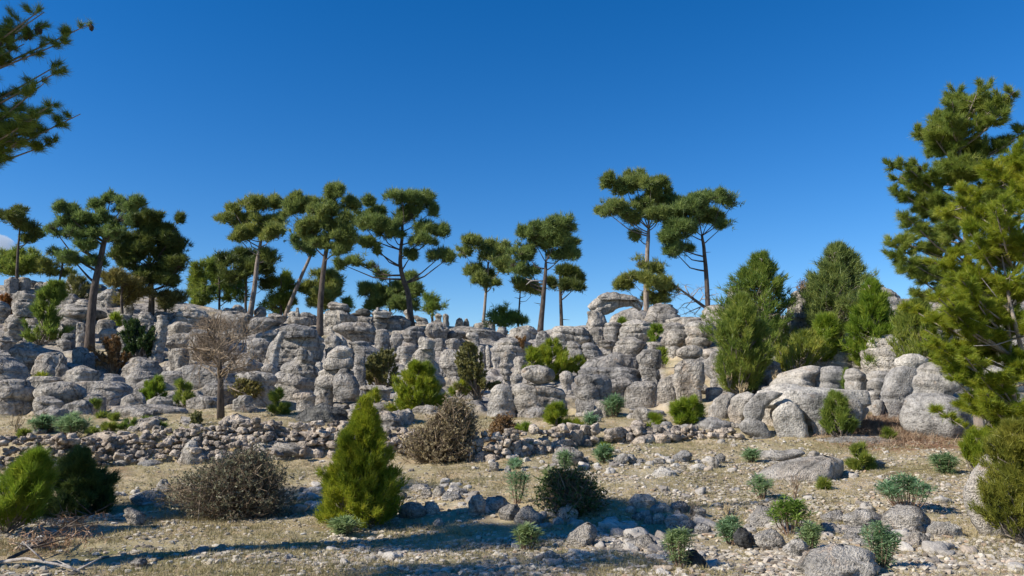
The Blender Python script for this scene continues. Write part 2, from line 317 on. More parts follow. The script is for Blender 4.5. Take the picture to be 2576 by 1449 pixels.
greenm = np.clip(sum(blobm(ppx, ppy, *q) for q in [(700, 1385, 330, 30), (420, 1400, 260, 22), (900, 1335, 120, 18), (300, 1085, 260, 20), (1500, 1120, 250, 20), (2050, 1190, 160, 22)]), 0, 1)*np.clip(.45+.9*fbm(gp*2.2, 3, 61), 0, 1)
littm = np.clip(blobm(ppx, ppy, 2215, 1078, 150, 55)+blobm(ppx, ppy, 2330, 1114, 190, 20)+.6*blobm(ppx, ppy, 2576, 1335, 60, 20)+.7*blobm(ppx, ppy, 80, 1375, 90, 25), 0, 1)*np.clip(.9+.5*nA, 0, 1)
for nm, v in (('rock', rockm), ('gravel', gravm), ('green', greenm*.75), ('litter', littm)):
    at_ = ground.data.attributes.new(nm, 'FLOAT', 'POINT'); at_.data.foreach_set('value', v.astype(np.float32))
# ------------------------------------------------------------------ rocks
used_rock = []
def beds(z):
    """profile of the horizontal beds of the conglomerate, shared by all the outcrops (metres in, metres out)"""
    u = z/.42; k = np.floor(u); f = u-k
    r1 = np.sin(k*12.9898)*43758.5453; r1 = r1-np.floor(r1); dep = .35+.65*r1
    edge = np.minimum(f, 1-f)
    return -.11*dep*np.exp(-(edge/.11)**2) + .045*(np.sqrt(np.clip(4*f*(1-f), 0, 1))-.6)*dep
def rock_mesh(mb, rows, crop, depth=None, kd=.8, strata=1., rough=1., seed=0, bury=None, off=0., belly=0.):
    rw = [(crop[1]+crop[2]*y, crop[0]+crop[2]*a, crop[0]+crop[2]*b) for y, a, b in rows]; rw.sort()
    y = np.array([r[0] for r in rw]); xl = np.array([r[1] for r in rw]); xr = np.array([r[2] for r in rw])
    if depth is None: depth = hit((xl[-1]+xr[-1])/2, y[-1])
    amax = (xr-xl).max()/2; am = amax*depth/FPX; D = depth+am*kd*.9+off+(np.random.default_rng(seed+5).uniform(-.55, .35) if depth > 22 and strata and bury is None else 0)
    s_ = D/FPX; hpx = y[-1]-y[0]
    w0 = (xr[0]-xl[0]); dlt = min(.15*w0+1, .3*hpx); hwk = 1.07
    hm = hpx*s_; bury = bury if bury is not None else .25*hm+(.8 if depth > 21 else .3)
    nz = int(np.clip(hm/.055, 14, 64)); na = int(np.clip(am*2*3.14/.07, 28, 84))
    t = np.linspace(0, 1, nz)**1.0; yy = y[0] + t*(hpx)
    y2 = y.copy(); y2[0] = y[0]+dlt
    L_ = np.interp(yy, y2, xl); R_ = np.interp(yy, y2, xr)
    k = max(1, nz//16)
    ker = np.ones(2*k+1)/(2*k+1)
    L_ = np.convolve(np.pad(L_, k, 'edge'), ker, 'valid'); R_ = np.convolve(np.pad(R_, k, 'edge'), ker, 'valid')
    cpx = (L_+R_)/2; hw = (R_-L_)/2*hwk
    topf = np.clip(1-(1-np.clip((yy-y[0])/dlt, 0, 1))**2.6, 0.0004, 1)**(1/2.4); hw = hw*topf
    if belly: hw = hw*np.clip(1-np.clip((yy-(y[-1]-belly*hpx))/(belly*hpx), 0, 1)**2.2, 0, 1)**.5*.999+.001
    # buried foot
    nb = 5; yb = y[-1]+np.linspace(.2, 1, nb)*bury/s_
    yy = np.concatenate([yy, yb]); cpx = np.concatenate([cpx, np.full(nb, cpx[-1])]); hw = np.concatenate([hw, hw[-1]*np.linspace(1, .9, nb)]); nz += nb
    rs = np.random.default_rng(seed+1000)
    e = rs.uniform(2.5, 4.6); rot = rs.uniform(0, 1.57); th = np.linspace(0, 2*np.pi, na, endpoint=False)
    q = (np.abs(np.cos(th-rot))**e+np.abs(np.sin(th-rot))**e)**(-1/e)
    ux = q*np.cos(th); uy = q*np.sin(th); ux = ux/ux.max(); uy = uy/np.abs(uy).max()
    b = am*kd*(hw/amax)**.85 if True else 0
    X = (cpx[:, None]+hw[:, None]*ux[None]-CX)*s_/1.0; YY = D + b[:, None]*uy[None]
    el = elev(yy); Z = np.repeat((CAMZ+el*D)[:, None], na, 1)
    Xs = np.array([ray(p, q_)[0] for p, q_ in zip(cpx, yy)])*D; X = Xs[:, None] + hw[:, None]*s_*ux[None]
    P = np.stack([X, YY, Z], -1).reshape(-1, 3)
    cen = np.repeat(np.stack([Xs, np.full(nz, D), CAMZ+el*D], -1), na, 0)
    rad = P-cen; rl = np.linalg.norm(rad, axis=1)+1e-6; ru = rad/rl[:, None]
    sc_ = min(am, hm*.8); fr = 1.1/max(sc_, .05)
    o = seed*3.7
    def n3(f, oc, sd): return np.stack([fbm(P*f+o, oc, sd), fbm(P*f+o+50, oc, sd+3), fbm(P*f+o+90, oc, sd+6)], -1)
    P = P + rough*.085*sc_*n3(fr, 2, 3) + rough*.05*sc_*n3(fr*2.7, 2, 13)*(1 if strata else 1.5) + rough*min(.03, .04*sc_)*n3(7, 2, 23) - rough*min(.10, .12*sc_)*ru*np.clip(1-np.abs(fbm(P*[1.3, 1.3, .7]*min(fr, 1.6)+o, 2, 41))/.07, 0, 1)[:, None]
    if not strata: P = P - ru*(rough*.10*sc_*np.clip(.35-np.abs(fbm(P*fr*2.2+o+7, 3, 61)), 0, 1)/.35)[:, None] - ru*(rough*.06*sc_*np.clip(fbm(P*fr*6+o, 2, 67), 0, 1))[:, None]
    if strata:
        zz = P[:, 2]+.16*fbm(P*.5, 2, 77)+.04*P[:, 0]
        g = beds(zz)*strata*np.clip(sc_/.7, .25, 1.5)*np.clip(.55+1.1*fbm(P*[.6, .6, 1.4]+3, 2, 71), .05, 1.2); g = np.maximum(g, -.45*rl)
        P = P+ru*g[:, None]
    i = np.arange(nz-1)[:, None]*na; j = np.arange(na)[None]; k = (j+1) % na
    A, B_, C, D_ = i+j, i+k, i+na+k, i+na+j
    F = np.concatenate([np.stack([A, C, B_], -1).reshape(-1, 3), np.stack([A, D_, C], -1).reshape(-1, 3), np.stack([np.zeros(na, int)+nz*na, np.arange(na), (np.arange(na)+1) % na], -1)])
    top = P[:na].mean(0)+[0, 0, .01*sc_]
    mb.add(np.concatenate([P, top[None]]), F)
    return dict(px=(xl.min()+xr.max())/2, py=(y[0]+y[-1])/2, w=xr.max()-xl.min(), h=hpx, d=D, front=depth, base=np.array((Xs[-nb-1], D, CAMZ+elev(y[-1])*D)))
LM = [(1545, 770, 'the stone arch'), (553, 930, 'the bare brown tree'), (855, 900, 'the two-legged totem rock'), (1355, 945, 'the balanced boulder'), (1740, 890, 'the mushroom rock'),
      (230, 800, 'the big left pine trunk'), (2060, 1030, 'the hollow cave outcrop'), (2300, 1050, 'the big smooth boulder'), (1620, 700, 'the tallest pine trunk'), (1055, 960, 'the pointed chimney rock'),
      (805, 740, 'the straight middle pine trunk'), (1030, 740, 'the crooked pine trunk'), (1220, 750, 'the slim ridge pine trunk'), (1860, 870, 'the bushy pines'), (125, 930, 'the throne-shaped rock'), (380, 800, 'the dark round pine'), (890, 1160, 'the cone-shaped young pine'), (2200, 1080, 'the fallen brown needles'), (1275, 925, 'the stacked-pebble pillar'), (745, 930, 'the hooded rock')]
auto = []
def describe(px, py, wd, hg, noun='rock'):
    best = min((q for q in LM if math.hypot(q[0]-px, q[1]-py) > 14), key=lambda q: math.hypot(q[0]-px, (q[1]-py)*1.3)); dx, dy = px-best[0], py-best[1]
    if abs(dx) > 1.4*abs(dy): rel = 'right of' if dx > 0 else 'left of'
    elif abs(dy) > 1.4*abs(dx): rel = 'below' if dy > 0 else 'above'
    else: rel = ('below-' if dy > 0 else 'above-')+('right of' if dx > 0 else 'left of')
    ar = wd/max(hg, 1); shp = 'tall upright' if ar < .85 else 'rounded' if ar < 1.5 else 'broad' if ar < 2.6 else 'low flat-lying'
    sz = 'large' if wd*hg > 7000 else 'mid-sized' if wd*hg > 2200 else 'small'
    dist = math.hypot(dx, dy); far = 'just ' if dist < 60 else '' if dist < 120 else 'well '
    return f'{sz} {shp} {noun} {far}{rel} {best[2]}'
def finish_auto():
    by = {}
    for o, s, px, cat in auto: by.setdefault(s, []).append((px, o))
    for s, l in by.items():
        if len(l) == 1: l[0][1]['label'] = s; continue
        l.sort(key=lambda q: q[0]); n = len(l)
        if n > 16:
            for px, o in l: o['label'] = s
            continue
        for i, (px, o) in enumerate(l):
            words = ['leftmost', 'second-from-left', 'third-from-left', 'fourth-from-left', 'fifth-from-left', 'sixth-from-left', 'seventh-from-left', 'eighth-from-left', 'ninth-from-left', 'tenth-from-left', 'eleventh-from-left', 'twelfth-from-left', 'thirteenth-from-left', 'fourteenth-from-left', 'fifteenth-from-left', 'sixteenth-from-left']
            o['label'] = (('rightmost' if i == n-1 else words[min(i, 15)])+' '+s)
seedc = [0]
def rock(rows, crop, label=None, name='rock_outcrop', mat='rock', group=None, cat='rock', **kw):
    seedc[0] += 1; mb = MB(); sm_ = crop in (K6, K7)
    if sm_: kw.setdefault('rough', .65); kw.setdefault('strata', .95)
    elif crop is not K0: kw.setdefault('rough', .8)
    inf = rock_mesh(mb, rows, crop, seed=seedc[0], **kw)
    o = mb.build(name, 'rock_smooth' if sm_ and mat == 'rock' else mat, loc=inf['base']); tag(o, label, cat, group)
    if not label: auto.append((o, describe(inf['px'], inf['py'], inf['w'], inf['h']), inf['px'], cat))
    used_rock.append(inf); return o
def stack(parts, crop, label, name='rock_formation', mat='rock', cat='rock', **kw):
    """one formation grown of several members: [(part name, rows, depth offset)]"""
    low = max(parts, key=lambda p: max(r[0] for r in p[1])); rw = sorted(low[1])[-1]
    px, py = tr(crop, (rw[1]+rw[2])/2, rw[0]); d = kw.pop('depth', None) or hit(px, py)
    root = None; todo = []
    if crop in (K6, K7): kw.setdefault('rough', .65); kw.setdefault('strata', .95)
    else: kw.setdefault('rough', .75)
    for nm, rows, off in parts:
        seedc[0] += 1; mb = MB(); inf = rock_mesh(mb, rows, crop, depth=d, seed=seedc[0], off=off, bury=.12 if rows is not low[1] else None, **kw); todo.append((nm, mb, inf)); used_rock.append(inf)
    root = empty(name, max(todo, key=lambda q: q[2]['py'])[2]['base'], label, cat)
    for nm, mb, inf in todo: mb.build(nm, 'rock_smooth' if crop in (K6, K7) else mat, root)
    return root
#ROCKS
# ---- ridge and slope, centre right (around the arch)
AR = [(1050, 415, 62), (1085, 385, 92), (1150, 348, 120), (1250, 300, 130), (1350, 264, 106), (1450, 262, 74), (1550, 285, 62), (1640, 318, 60), (1705, 372, 48)]
dA = hit(*tr(K5, 1110, 770)); ro = empty('rock_arch', at(*tr(K5, 1110, 770), dA+.8), 'weathered natural stone arch curving over a window of sky on the ridge', 'rock arch')
mb = MB(); pts = []; rr = []
xs = np.linspace(0, len(AR)-1, 46)
for k in range(3): pts.append(np.interp(xs, range(len(AR)), [q[k] for q in AR]))
ker = np.ones(5)/5; pts = [np.convolve(np.pad(p, 2, 'edge'), ker, 'valid') for p in pts]
Dm = dA+.9; C = np.array([at(*tr(K5, a, b), Dm) for a, b in zip(pts[0], pts[1])]); rad = pts[2]*1.02*.1984*Dm/FPX; rad[0] *= .5; rad[-1] *= .5; rad[1] *= .85; rad[-2] *= .85
nt_ = len(C); T = np.gradient(C, axis=0); T /= np.linalg.norm(T, axis=1, keepdims=True); B2 = np.array((0, 1., 0)); A2 = np.cross(T, B2)
th = np.linspace(0, 2*np.pi, 44, endpoint=False); V = (C[:, None]+rad[:, None, None]*(np.cos(th)[None, :, None]*A2[:, None]*1.0+np.sin(th)[None, :, None]*B2*.85)).reshape(-1, 3)
cen = np.repeat(C, 44, 0); ru = V-cen; ru /= np.linalg.norm(ru, axis=1, keepdims=True)+1e-6
V = V+.07*np.stack([fbm(V*1.5+i*9, 3, 4+i) for i in range(3)], -1)+.03*np.stack([fbm(V*6+i*9, 2, 8+i) for i in range(3)], -1)
ang = np.tile(th, nt_); s_along = np.repeat(np.linspace(0, 1, nt_), 44)
V = V-ru*(.13*np.exp(-((np.sin(ang/2+.15*np.sin(s_along*7))-.62)/.05)**2)+.08*np.exp(-((np.sin(ang/2)-.30)/.05)**2))[:, None]
i = np.arange(nt_-1)[:, None]*44; j = np.arange(44)[None]; k = (j+1) % 44
F = np.concatenate([np.stack([i+j, i+k, i+44+k], -1).reshape(-1, 3), np.stack([i+j, i+44+k, i+44+j], -1).reshape(-1, 3), [(0, q+1, q) for q in range(1, 43)], [((nt_-1)*44, (nt_-1)*44+q, (nt_-1)*44+q+1) for q in range(1, 43)]])
mb.add(V, F); mb.build('arch_span', 'rock', ro); seedc[0] += 1; mb = MB(); rock_mesh(mb, [(158,1290,1380),(185,1200,1450),(225,1150,1620),(262,1180,1650)], K5, depth=dA+.35, kd=.25, seed=seedc[0], bury=.02, strata=.5); mb.build('upper_layer', 'rock', ro)
for nm, rows in (('neck', [(395, 1010, 1190), (440, 1015, 1210), (500, 1030, 1240), (540, 1005, 1250), (600, 988, 1238)]), ('pedestal', [(600, 1000, 1230), (640, 985, 1235), (700, 980, 1240), (770, 1010, 1245)])):
    seedc[0] += 1; mb = MB(); used_rock.append(rock_mesh(mb, rows, K5, depth=dA, seed=seedc[0], bury=.15 if nm == 'neck' else None)); mb.build(nm, 'rock', ro)
for r in [
 [(350,1540,1620),(400,1440,1720),(450,1350,1800),(545,1300,1850)],
 [(300,1890,1950),(340,1810,2070),(400,1790,2130),(480,1750,2170),(545,1720,2120)],
 [(545,1240,1430),(600,1215,1450),(700,1225,1420),(765,1240,1400)],
 [(505,1550,1690),(560,1470,1800),(640,1430,1860),(720,1400,1790),(755,1420,1750)],
 [(730,1440,1640),(800,1380,1750),(870,1345,1700),(950,1330,1620)],
 [(482,2070,2480),(510,2010,2530),(560,2030,2540)],
 [(530,2290,2560),(600,2240,2620),(700,2230,2640),(780,2190,2620),(855,2200,2560)],
 [(585,170,300),(620,60,350),(680,25,365),(745,20,360)],
 [(645,405,485),(700,370,520),(780,355,550),(885,365,520)],
 [(588,620,720),(610,590,960),(680,570,1000),(760,575,1020),(840,590,900)],
 [(770,760,870),(850,740,960),(950,770,1000),(1050,780,1000)],
 [(795,960,1060),(850,930,1140),(920,950,1190),(1000,1000,1210),(1035,1040,1150)],
 [(768,1120,1400),(800,1170,1390),(850,1180,1380),(900,1260,1340)],
 [(880,1720,1940),(950,1620,1960),(1050,1640,1950),(1150,1680,1920),(1290,1700,1930)],
 [(790,1760,1930),(830,1680,1970),(890,1640,1980)],
 [(845,2060,2160),(880,2030,2180),(920,2040,2170)],
 [(1190,920,1200),(1230,870,1260),(1300,860,1300),(1400,860,1310),(1590,870,1290)],
 [(1225,1400,1540),(1290,1300,1570),(1350,1130,1600),(1449,1110,1480)],
 [(1290,1590,1880),(1350,1520,1900),(1460,1480,1880)],
 [(1195,2060,2120),(1300,1920,2110),(1460,1830,2130)],
 [(1150,700,770),(1200,660,810),(1280,665,830),(1340,690,800)],
 [(1520,1150,1250),(1560,1110,1300),(1640,1100,1300)],
 ]: rock(r, K5)
stack([('cap', [(545,2030,2180),(590,1965,2280),(645,1985,2300)], -.1), ('body', [(640,1990,2280),(720,1950,2330),(800,1940,2260),(865,2000,2190)], 0)], K5, 'squat boulder with a loaf-shaped cap layer right of the small bright pine tuft', kd=.8)
stack([('dome', [(920,1290,1450),(960,1210,1540),(1010,1080,1610),(1060,980,1630),(1115,930,1640)], -.1), ('base', [(1105,940,1640),(1150,900,1660),(1200,900,1680),(1300,960,1700)], 0)], K5, 'wide dome-shaped outcrop split by a level crack in the middle of the slope', kd=.6)
stack([('cap', [(836,2220,2390),(880,2160,2450),(935,2155,2460),(985,2180,2430),(1012,2230,2370)], -.15), ('body', [(1010,2220,2390),(1060,2170,2460),(1150,2120,2480),(1250,2100,2490),(1350,2120,2460),(1470,2160,2440)], 0)], K5, 'mushroom rock with a dark flat hat on a broad smooth body', kd=.75)
rock([(1316,60,330),(1345,10,620),(1400,0,680),(1500,0,720),(1710,20,740)], K5, 'wide flat-topped block that carries the balanced boulder', kd=.7)
dB = hit(*tr(K5, 380, 1710))
rock([(1086,290,470),(1120,200,540),(1180,175,575),(1250,205,585),(1300,240,560),(1345,300,500)], K5, 'balanced oval boulder with an undercut belly resting on the flat block', name='balanced_boulder', depth=dB+.1, bury=.02, rough=.8, belly=.55, strata=.4)
# ---- centre (crop 4)
for r in [
 [(520,1000,1080),(570,900,1150),(640,870,1190),(700,870,1160),(755,1000,1150)],
 [(585,700,850),(620,640,880),(700,590,870),(760,610,850),(805,660,790)],
 [(585,1260,1450),(620,1200,1560),(680,1200,1850),(750,1400,1900)],
 [(640,1190,1370),(690,1145,1400),(755,1160,1330)],
 [(670,1410,1540),(720,1390,1570),(780,1470,1570)],
 [(745,1180,1310),(790,1145,1345),(860,1165,1310),(890,1200,1290)],
 [(740,1000,1130),(790,1000,1150),(855,1010,1140)],
 [(805,610,750),(850,540,790),(930,520,760),(1010,560,740)],
 [(630,260,420),(740,250,440),(865,260,430)],
 [(680,450,590),(760,420,620),(865,440,560)],
 [(880,1140,1270),(930,1090,1310),(1020,1070,1400),(1120,1080,1400),(1200,1150,1420),(1280,1200,1400),(1345,1240,1400)],
 [(830,1560,1630),(950,1540,1650),(1045,1560,1650)],
 [(835,1650,1690),(930,1650,1720),(1055,1660,1720)],
 [(730,1860,2080),(800,1780,2200),(900,1745,2220),(985,1740,2200)],
 [(975,1740,1830),(1010,1725,1840),(1055,1740,1830)],
 [(970,2030,2170),(1040,2000,2190),(1135,2020,2150)],
 [(1316,1800,1930),(1370,1740,1970),(1449,1710,2000),(1700,1680,2010)],
 [(1342,60,380),(1390,50,480),(1455,210,430)],
 [(1230,1190,1330),(1290,1200,1380),(1400,1230,1400)],
 [(1195,2000,2100),(1250,1960,2120),(1330,1980,2100)],
 [(600,1800,1910),(660,1790,1930),(720,1800,1920)],
 [(455,700,800),(500,760,900),(560,780,930)],
 ]: rock(r, K4)
for lab, rows in (('left knob of the twin pair standing on the ridge', [(430,1020,1075),(460,1000,1100),(500,1020,1080),(525,1005,1090)]), ('right knob of the twin pair standing on the ridge', [(432,1120,1165),(460,1105,1185),(520,1112,1178),(575,1105,1190)])): rock(rows, K4, 'small rounded '+lab, name='skyline_rock', bury=.1)
rock([(486,1300,1345),(520,1272,1362),(585,1265,1370)], K4, 'pale squarish rock knob on the skyline between two gaps of sky', name='skyline_rock')
rock([(493,1392,1418),(530,1372,1435),(592,1375,1442)], K4, 'darker narrow rock knob on the skyline beside the pale squarish knob', name='skyline_rock')
rock([(524,1610,1730),(560,1510,1765),(612,1495,1765)], K4, 'flat table rock at the foot of the slim ridge pine', name='table_rock')
stack([('head', [(728,815,890),(780,795,1000),(835,805,1000)], 0), ('shoulder', [(830,830,960),(900,770,1000),(980,725,1010),(1040,712,990)], .1), ('skirt', [(1010,760,980),(1060,690,1045),(1150,650,1050),(1250,600,1100),(1390,530,1110),(1600,500,1100)], .1)], K4, 'pointed chimney rock with square head rising behind the bright pine shrub', kd=.7)
stack([('top_stone', [(898,1880,1990),(945,1845,2012),(1000,1865,1995)], 0), ('middle_stone', [(1000,1870,1980),(1050,1828,2002),(1100,1822,2002),(1142,1850,1965)], 0), ('lower_stone', [(1142,1860,1950),(1180,1828,1985),(1235,1870,1960)], 0), ('foot', [(1230,1880,1960),(1320,1880,1965)], .05)], K4, 'slender pillar of stacked round stones beside the balanced boulder', kd=.9)
# ---- centre left (crop 3)
for r in [
 [(395,1560,1840),(450,1515,1930),(540,1515,1920),(620,1520,1760)],
 [(463,1950,2050),(500,1915,2140),(565,1900,2145)],
 [(540,1780,2080),(590,1680,2150),(650,1660,2180),(720,1800,2185),(785,1900,2140)],
 [(705,1590,1710),(760,1552,1740),(880,1550,1740),(985,1560,1700)],
 [(320,410,470),(360,360,510),(420,345,535),(455,380,540)],
 [(430,440,580),(470,200,630),(530,110,640),(610,120,600)],
 [(345,690,780),(380,650,800),(440,635,808),(480,645,800)],
 [(475,650,830),(540,620,980),(600,595,900),(655,600,820)],
 [(415,1240,1370),(460,1230,1430),(545,1280,1445)],
 [(430,840,950),(470,810,1060),(565,880,1010)],
 [(745,650,790),(800,550,860),(900,550,870),(985,600,840)],
 [(640,820,960),(700,700,990),(755,690,900)],
 [(1000,350,670),(1050,310,720),(1120,310,730),(1195,400,700)],
 [(1065,790,890),(1130,740,920),(1215,760,915)],
 [(1175,420,880),(1250,380,915),(1330,540,915),(1500,560,905)],
 [(1040,1440,1510),(1100,1425,1522),(1180,1440,1510)],
 [(1292,1350,1430),(1340,1260,1450),(1410,1235,1430)],
 [(780,1840,2130),(850,1900,2150),(900,1900,2240),(970,1900,2300)],
 [(960,1920,2050),(1100,1910,2060),(1250,1920,2060),(1350,1960,2080)],
 [(455,2310,2560),(520,2290,2620),(615,2280,2620)],
 [(1430,1160,1390),(1480,1140,1420),(1560,1200,1400)],
 [(380,2560,2640),(420,2540,2660),(470,2560,2640)],
 ]: rock(r, K3)
dO = hit(*tr(K3, 1700, 620))
rock([(279,1620,1690),(320,1572,1830),(370,1580,1860),(402,1640,1850)], K3, 'pale egg-shaped boulder lying on the highest outcrop of the middle ridge', name='boulder', depth=dO+.2, bury=.05)
stack([('cap', [(372,1960,2090),(400,1935,2120),(430,1940,2120)], 0), ('slab', [(425,1880,2100),(450,1870,2120),(475,2000,2100)], 0)], K3, 'dark stacked slabs in shade right of the egg-shaped boulder', mat='rock_shaded')
stack([('finial', [(353,2195,2235),(388,2190,2245)], 0), ('cap', [(385,2160,2330),(420,2128,2400),(468,2150,2380)], 0), ('body', [(450,2160,2340),(520,2115,2370),(625,2140,2300)], .1)], K3, 'ridge rock with a drooping flat cap and a tiny stub on top')
stack([('finial', [(354,1182,1210),(400,1175,1215),(445,1172,1222)], 0), ('disc', [(405,1100,1200),(430,1070,1225),(460,1075,1228)], 0), ('body', [(450,1120,1230),(490,1070,1340),(550,1065,1360),(595,1140,1340)], 0)], K3, 'spinning-top shaped rock with a thin upright finial near the leaning pine')
rock([(700,1745,1765),(760,1730,1800),(845,1725,1842)], K3, 'small tooth-shaped rock spike above the two-legged totem rock', depth=hit(*tr(K3, 1780, 985))+.3, name='rock_spike')
stack([('dome', [(838,1700,1840),(880,1640,1890),(940,1580,1895),(990,1570,1860)], 0), ('collar', [(955,1640,1850),(1000,1560,1900),(1095,1530,1905)], 0), ('torso', [(1090,1580,1800),(1150,1500,1880),(1250,1460,1920),(1330,1450,1950)], .1), ('left_leg', [(1290,1480,1590),(1350,1430,1640),(1420,1415,1650),(1500,1430,1640)], -.1), ('right_leg', [(1115,1730,1820),(1200,1690,1880),(1300,1650,1950),(1400,1660,1978),(1500,1690,1960)], -.25)], K3, 'tall layered totem rock with domed top standing on two legs', kd=.7)
stack([('shell', [(558,1070,1240),(600,990,1350),(650,975,1430),(710,1000,1450)], -.1), ('body', [(640,990,1430),(750,930,1480),(850,880,1495),(950,850,1480),(1060,820,1440)], .3), ('buttress', [(650,960,1060),(750,920,1010),(850,880,980),(950,850,960),(1070,815,950)], -.3)], K3, 'large shell-shaped outcrop with a shaded hollow left of the totem rock', kd=.6)
stack([('head', [(855,1225,1275),(890,1190,1300),(930,1180,1312),(970,1200,1300)], -.1), ('shoulder', [(898,1300,1370),(940,1290,1385),(990,1290,1390)], 0), ('body', [(965,1200,1380),(1020,1110,1400),(1100,1010,1430),(1200,930,1470),(1290,920,1465),(1430,940,1400)], 0)], K3, 'hooded rock like a sitting figure with a small head', kd=.6)
# ---- left (crop 2)
for r in [
 [(103,100,160),(130,60,185),(165,50,180)], [(128,200,280),(165,170,300),(205,180,300)], [(150,390,440),(180,370,460),(225,360,455)], [(108,190,290),(125,185,300),(145,190,300)], [(100,710,800),(130,690,830),(170,680,840)],
 [(140,300,380),(170,290,400),(210,300,380)], [(150,480,640),(165,460,660),(190,460,680)], [(175,860,1040),(200,850,1060),(240,860,1060)],
 [(245,190,330),(290,150,370),(365,170,360)],
 [(390,650,950),(430,600,1050),(500,560,1060),(560,600,940)],
 [(535,660,800),(580,640,820),(655,640,790)], [(535,990,1150),(575,975,1170),(625,990,1160)], [(630,1020,1190),(680,1000,1210),(730,1010,1180)],
 [(675,640,760),(720,620,780),(765,640,770)], [(560,780,860),(680,770,880),(800,770,870)], [(740,600,700),(760,580,720),(790,590,710)],
 [(1010,790,890),(1060,700,1000),(1110,660,1005),(1170,640,960)], [(1070,860,980),(1120,840,1000),(1165,840,1000)], [(1083,1050,1200),(1120,1000,1245),(1172,990,1255)],
 [(1163,460,790),(1200,380,840),(1300,360,860),(1400,400,800)], [(1160,820,1230),(1220,800,1280),(1300,800,1290)], [(1285,820,1000),(1330,780,1050),(1385,790,1050)],
 [(1350,780,890),(1400,680,910),(1500,630,900)], [(1315,350,560),(1360,330,640),(1425,350,640)],
 [(555,1770,1900),(600,1715,1970),(675,1720,1900)], [(668,1760,1960),(720,1690,1990),(800,1660,1950),(835,1730,1900)], [(820,1750,1890),(900,1730,1910),(990,1740,1900)],
 [(485,1590,1680),(550,1600,1710),(640,1590,1690),(750,1560,1680),(900,1540,1650)], [(455,1420,1540),(520,1400,1560),(605,1420,1560)],
 [(390,1840,1970),(440,1800,2080),(520,1780,2130),(560,1800,2100)], [(910,1330,1500),(960,1320,1590),(1070,1240,1630)], [(1055,1640,1860),(1100,1600,1900),(1170,1600,1900)],
 [(1275,1340,1440),(1330,1240,1480),(1410,1220,1480)], [(1315,1560,1690),(1350,1500,1745),(1400,1490,1750)], [(1395,1300,1700),(1430,1220,1850),(1470,1210,1890),(1510,1240,1880)],
 [(1315,1950,2190),(1350,1920,2215),(1410,1920,2210)], [(1300,2420,2540),(1350,2380,2560),(1430,2370,2550)], [(1400,2430,2560),(1430,2390,2600),(1480,2390,2640)],
 [(815,760,870),(870,745,890),(965,750,880)], [(890,1000,1080),(940,980,1100),(1005,990,1090)], [(870,900,980),(920,870,1000),(995,880,990)],
 [(345,1270,1350),(400,1250,1360),(450,1260,1350)], [(330,790,900),(370,800,930),(400,790,950)], [(270,640,760),(330,650,800),(380,640,800)],
 [(780,180,420),(840,170,560),(920,150,600),(1100,60,330)], [(930,280,350),(1000,250,370),(1060,260,380)], [(1110,330,600),(1150,310,640),(1180,330,620)],
 [(1140,-60,300),(1250,-80,340),(1420,-60,330)], [(900,-100,120),(1000,-120,240),(1180,-100,300)], [(1060,1330,1560),(1120,1290,1600),(1180,1290,1560)],
 [(1140,1440,1560),(1190,1400,1600),(1240,1410,1580)], [(230,1080,1160),(300,980,1180),(370,980,1160)], [(350,-80,60),(430,-80,100),(520,-60,60)], [(700,-60,120),(760,-80,160),(790,-60,140)],
 [(480,1180,1330),(520,1180,1340),(560,1200,1330)], [(700,1180,1300),(780,1200,1320),(880,1220,1330)], [(640,1930,2150),(760,1920,2250),(960,1900,2320)], [(930,2330,2576),(1000,2300,2640),(1080,2320,2640)], [(990,1880,2280),(1080,1900,2400),(1180,1900,2420)],
 [(1180,2080,2400),(1240,2060,2440),(1310,2080,2420)], [(450,2200,2480),(500,2150,2560),(600,2180,2560)]
 ]: rock(r, K2)
stack([('cap', [(328,170,290),(370,130,330),(430,130,352),(495,150,350)], 0), ('body', [(485,100,230),(550,70,245),(640,50,262),(705,60,230)], -.2)], K2, 'stacked rock tower with a bulging cap at the left edge of the slope')
stack([('seat', [(862,400,630),(920,385,655),(1000,365,660),(1080,330,690),(1165,380,650)], .1), ('arm', [(880,590,650),(960,600,655),(1040,560,690),(1150,560,680)], -.25)], K2, 'throne-shaped rock with a raised right shoulder at left')
# ---- right (crops 6 and 7)
for r in [
 [(238,540,770),(300,500,860),(375,600,740)],
 [(450,1760,2040),(520,1560,2060),(600,1470,1980),(690,1400,1960)], [(450,2070,2270),(520,1990,2340),(620,1960,2330),(720,1970,2290)], [(480,2360,2520),(560,2340,2600),(640,2340,2600),(725,2350,2590)],
 [(788,790,950),(850,700,940),(950,640,880),(1110,600,870)], [(780,1010,1190),(850,900,1210),(950,870,1160),(1050,860,1110),(1180,900,1030)],
 [(1098,550,750),(1150,440,880),(1200,380,930),(1265,400,940)], [(1150,30,130),(1200,-10,150),(1280,-20,160)], [(1188,270,370),(1230,250,400),(1295,250,400)],
 [(720,600,760),(750,590,780),(790,590,770)], [(405,1520,1620),(440,1490,1640),(480,1500,1600)], [(600,1380,1430),(640,1370,1440),(670,1370,1430)],
 ]: rock(r, K6)
stack([('dome', [(194,2160,2330),(240,2010,2430),(310,1860,2490),(380,1785,2525),(445,1750,2545)], 0)], K6, 'long layered dome rock below the second pair of bushy pines', kd=.55)
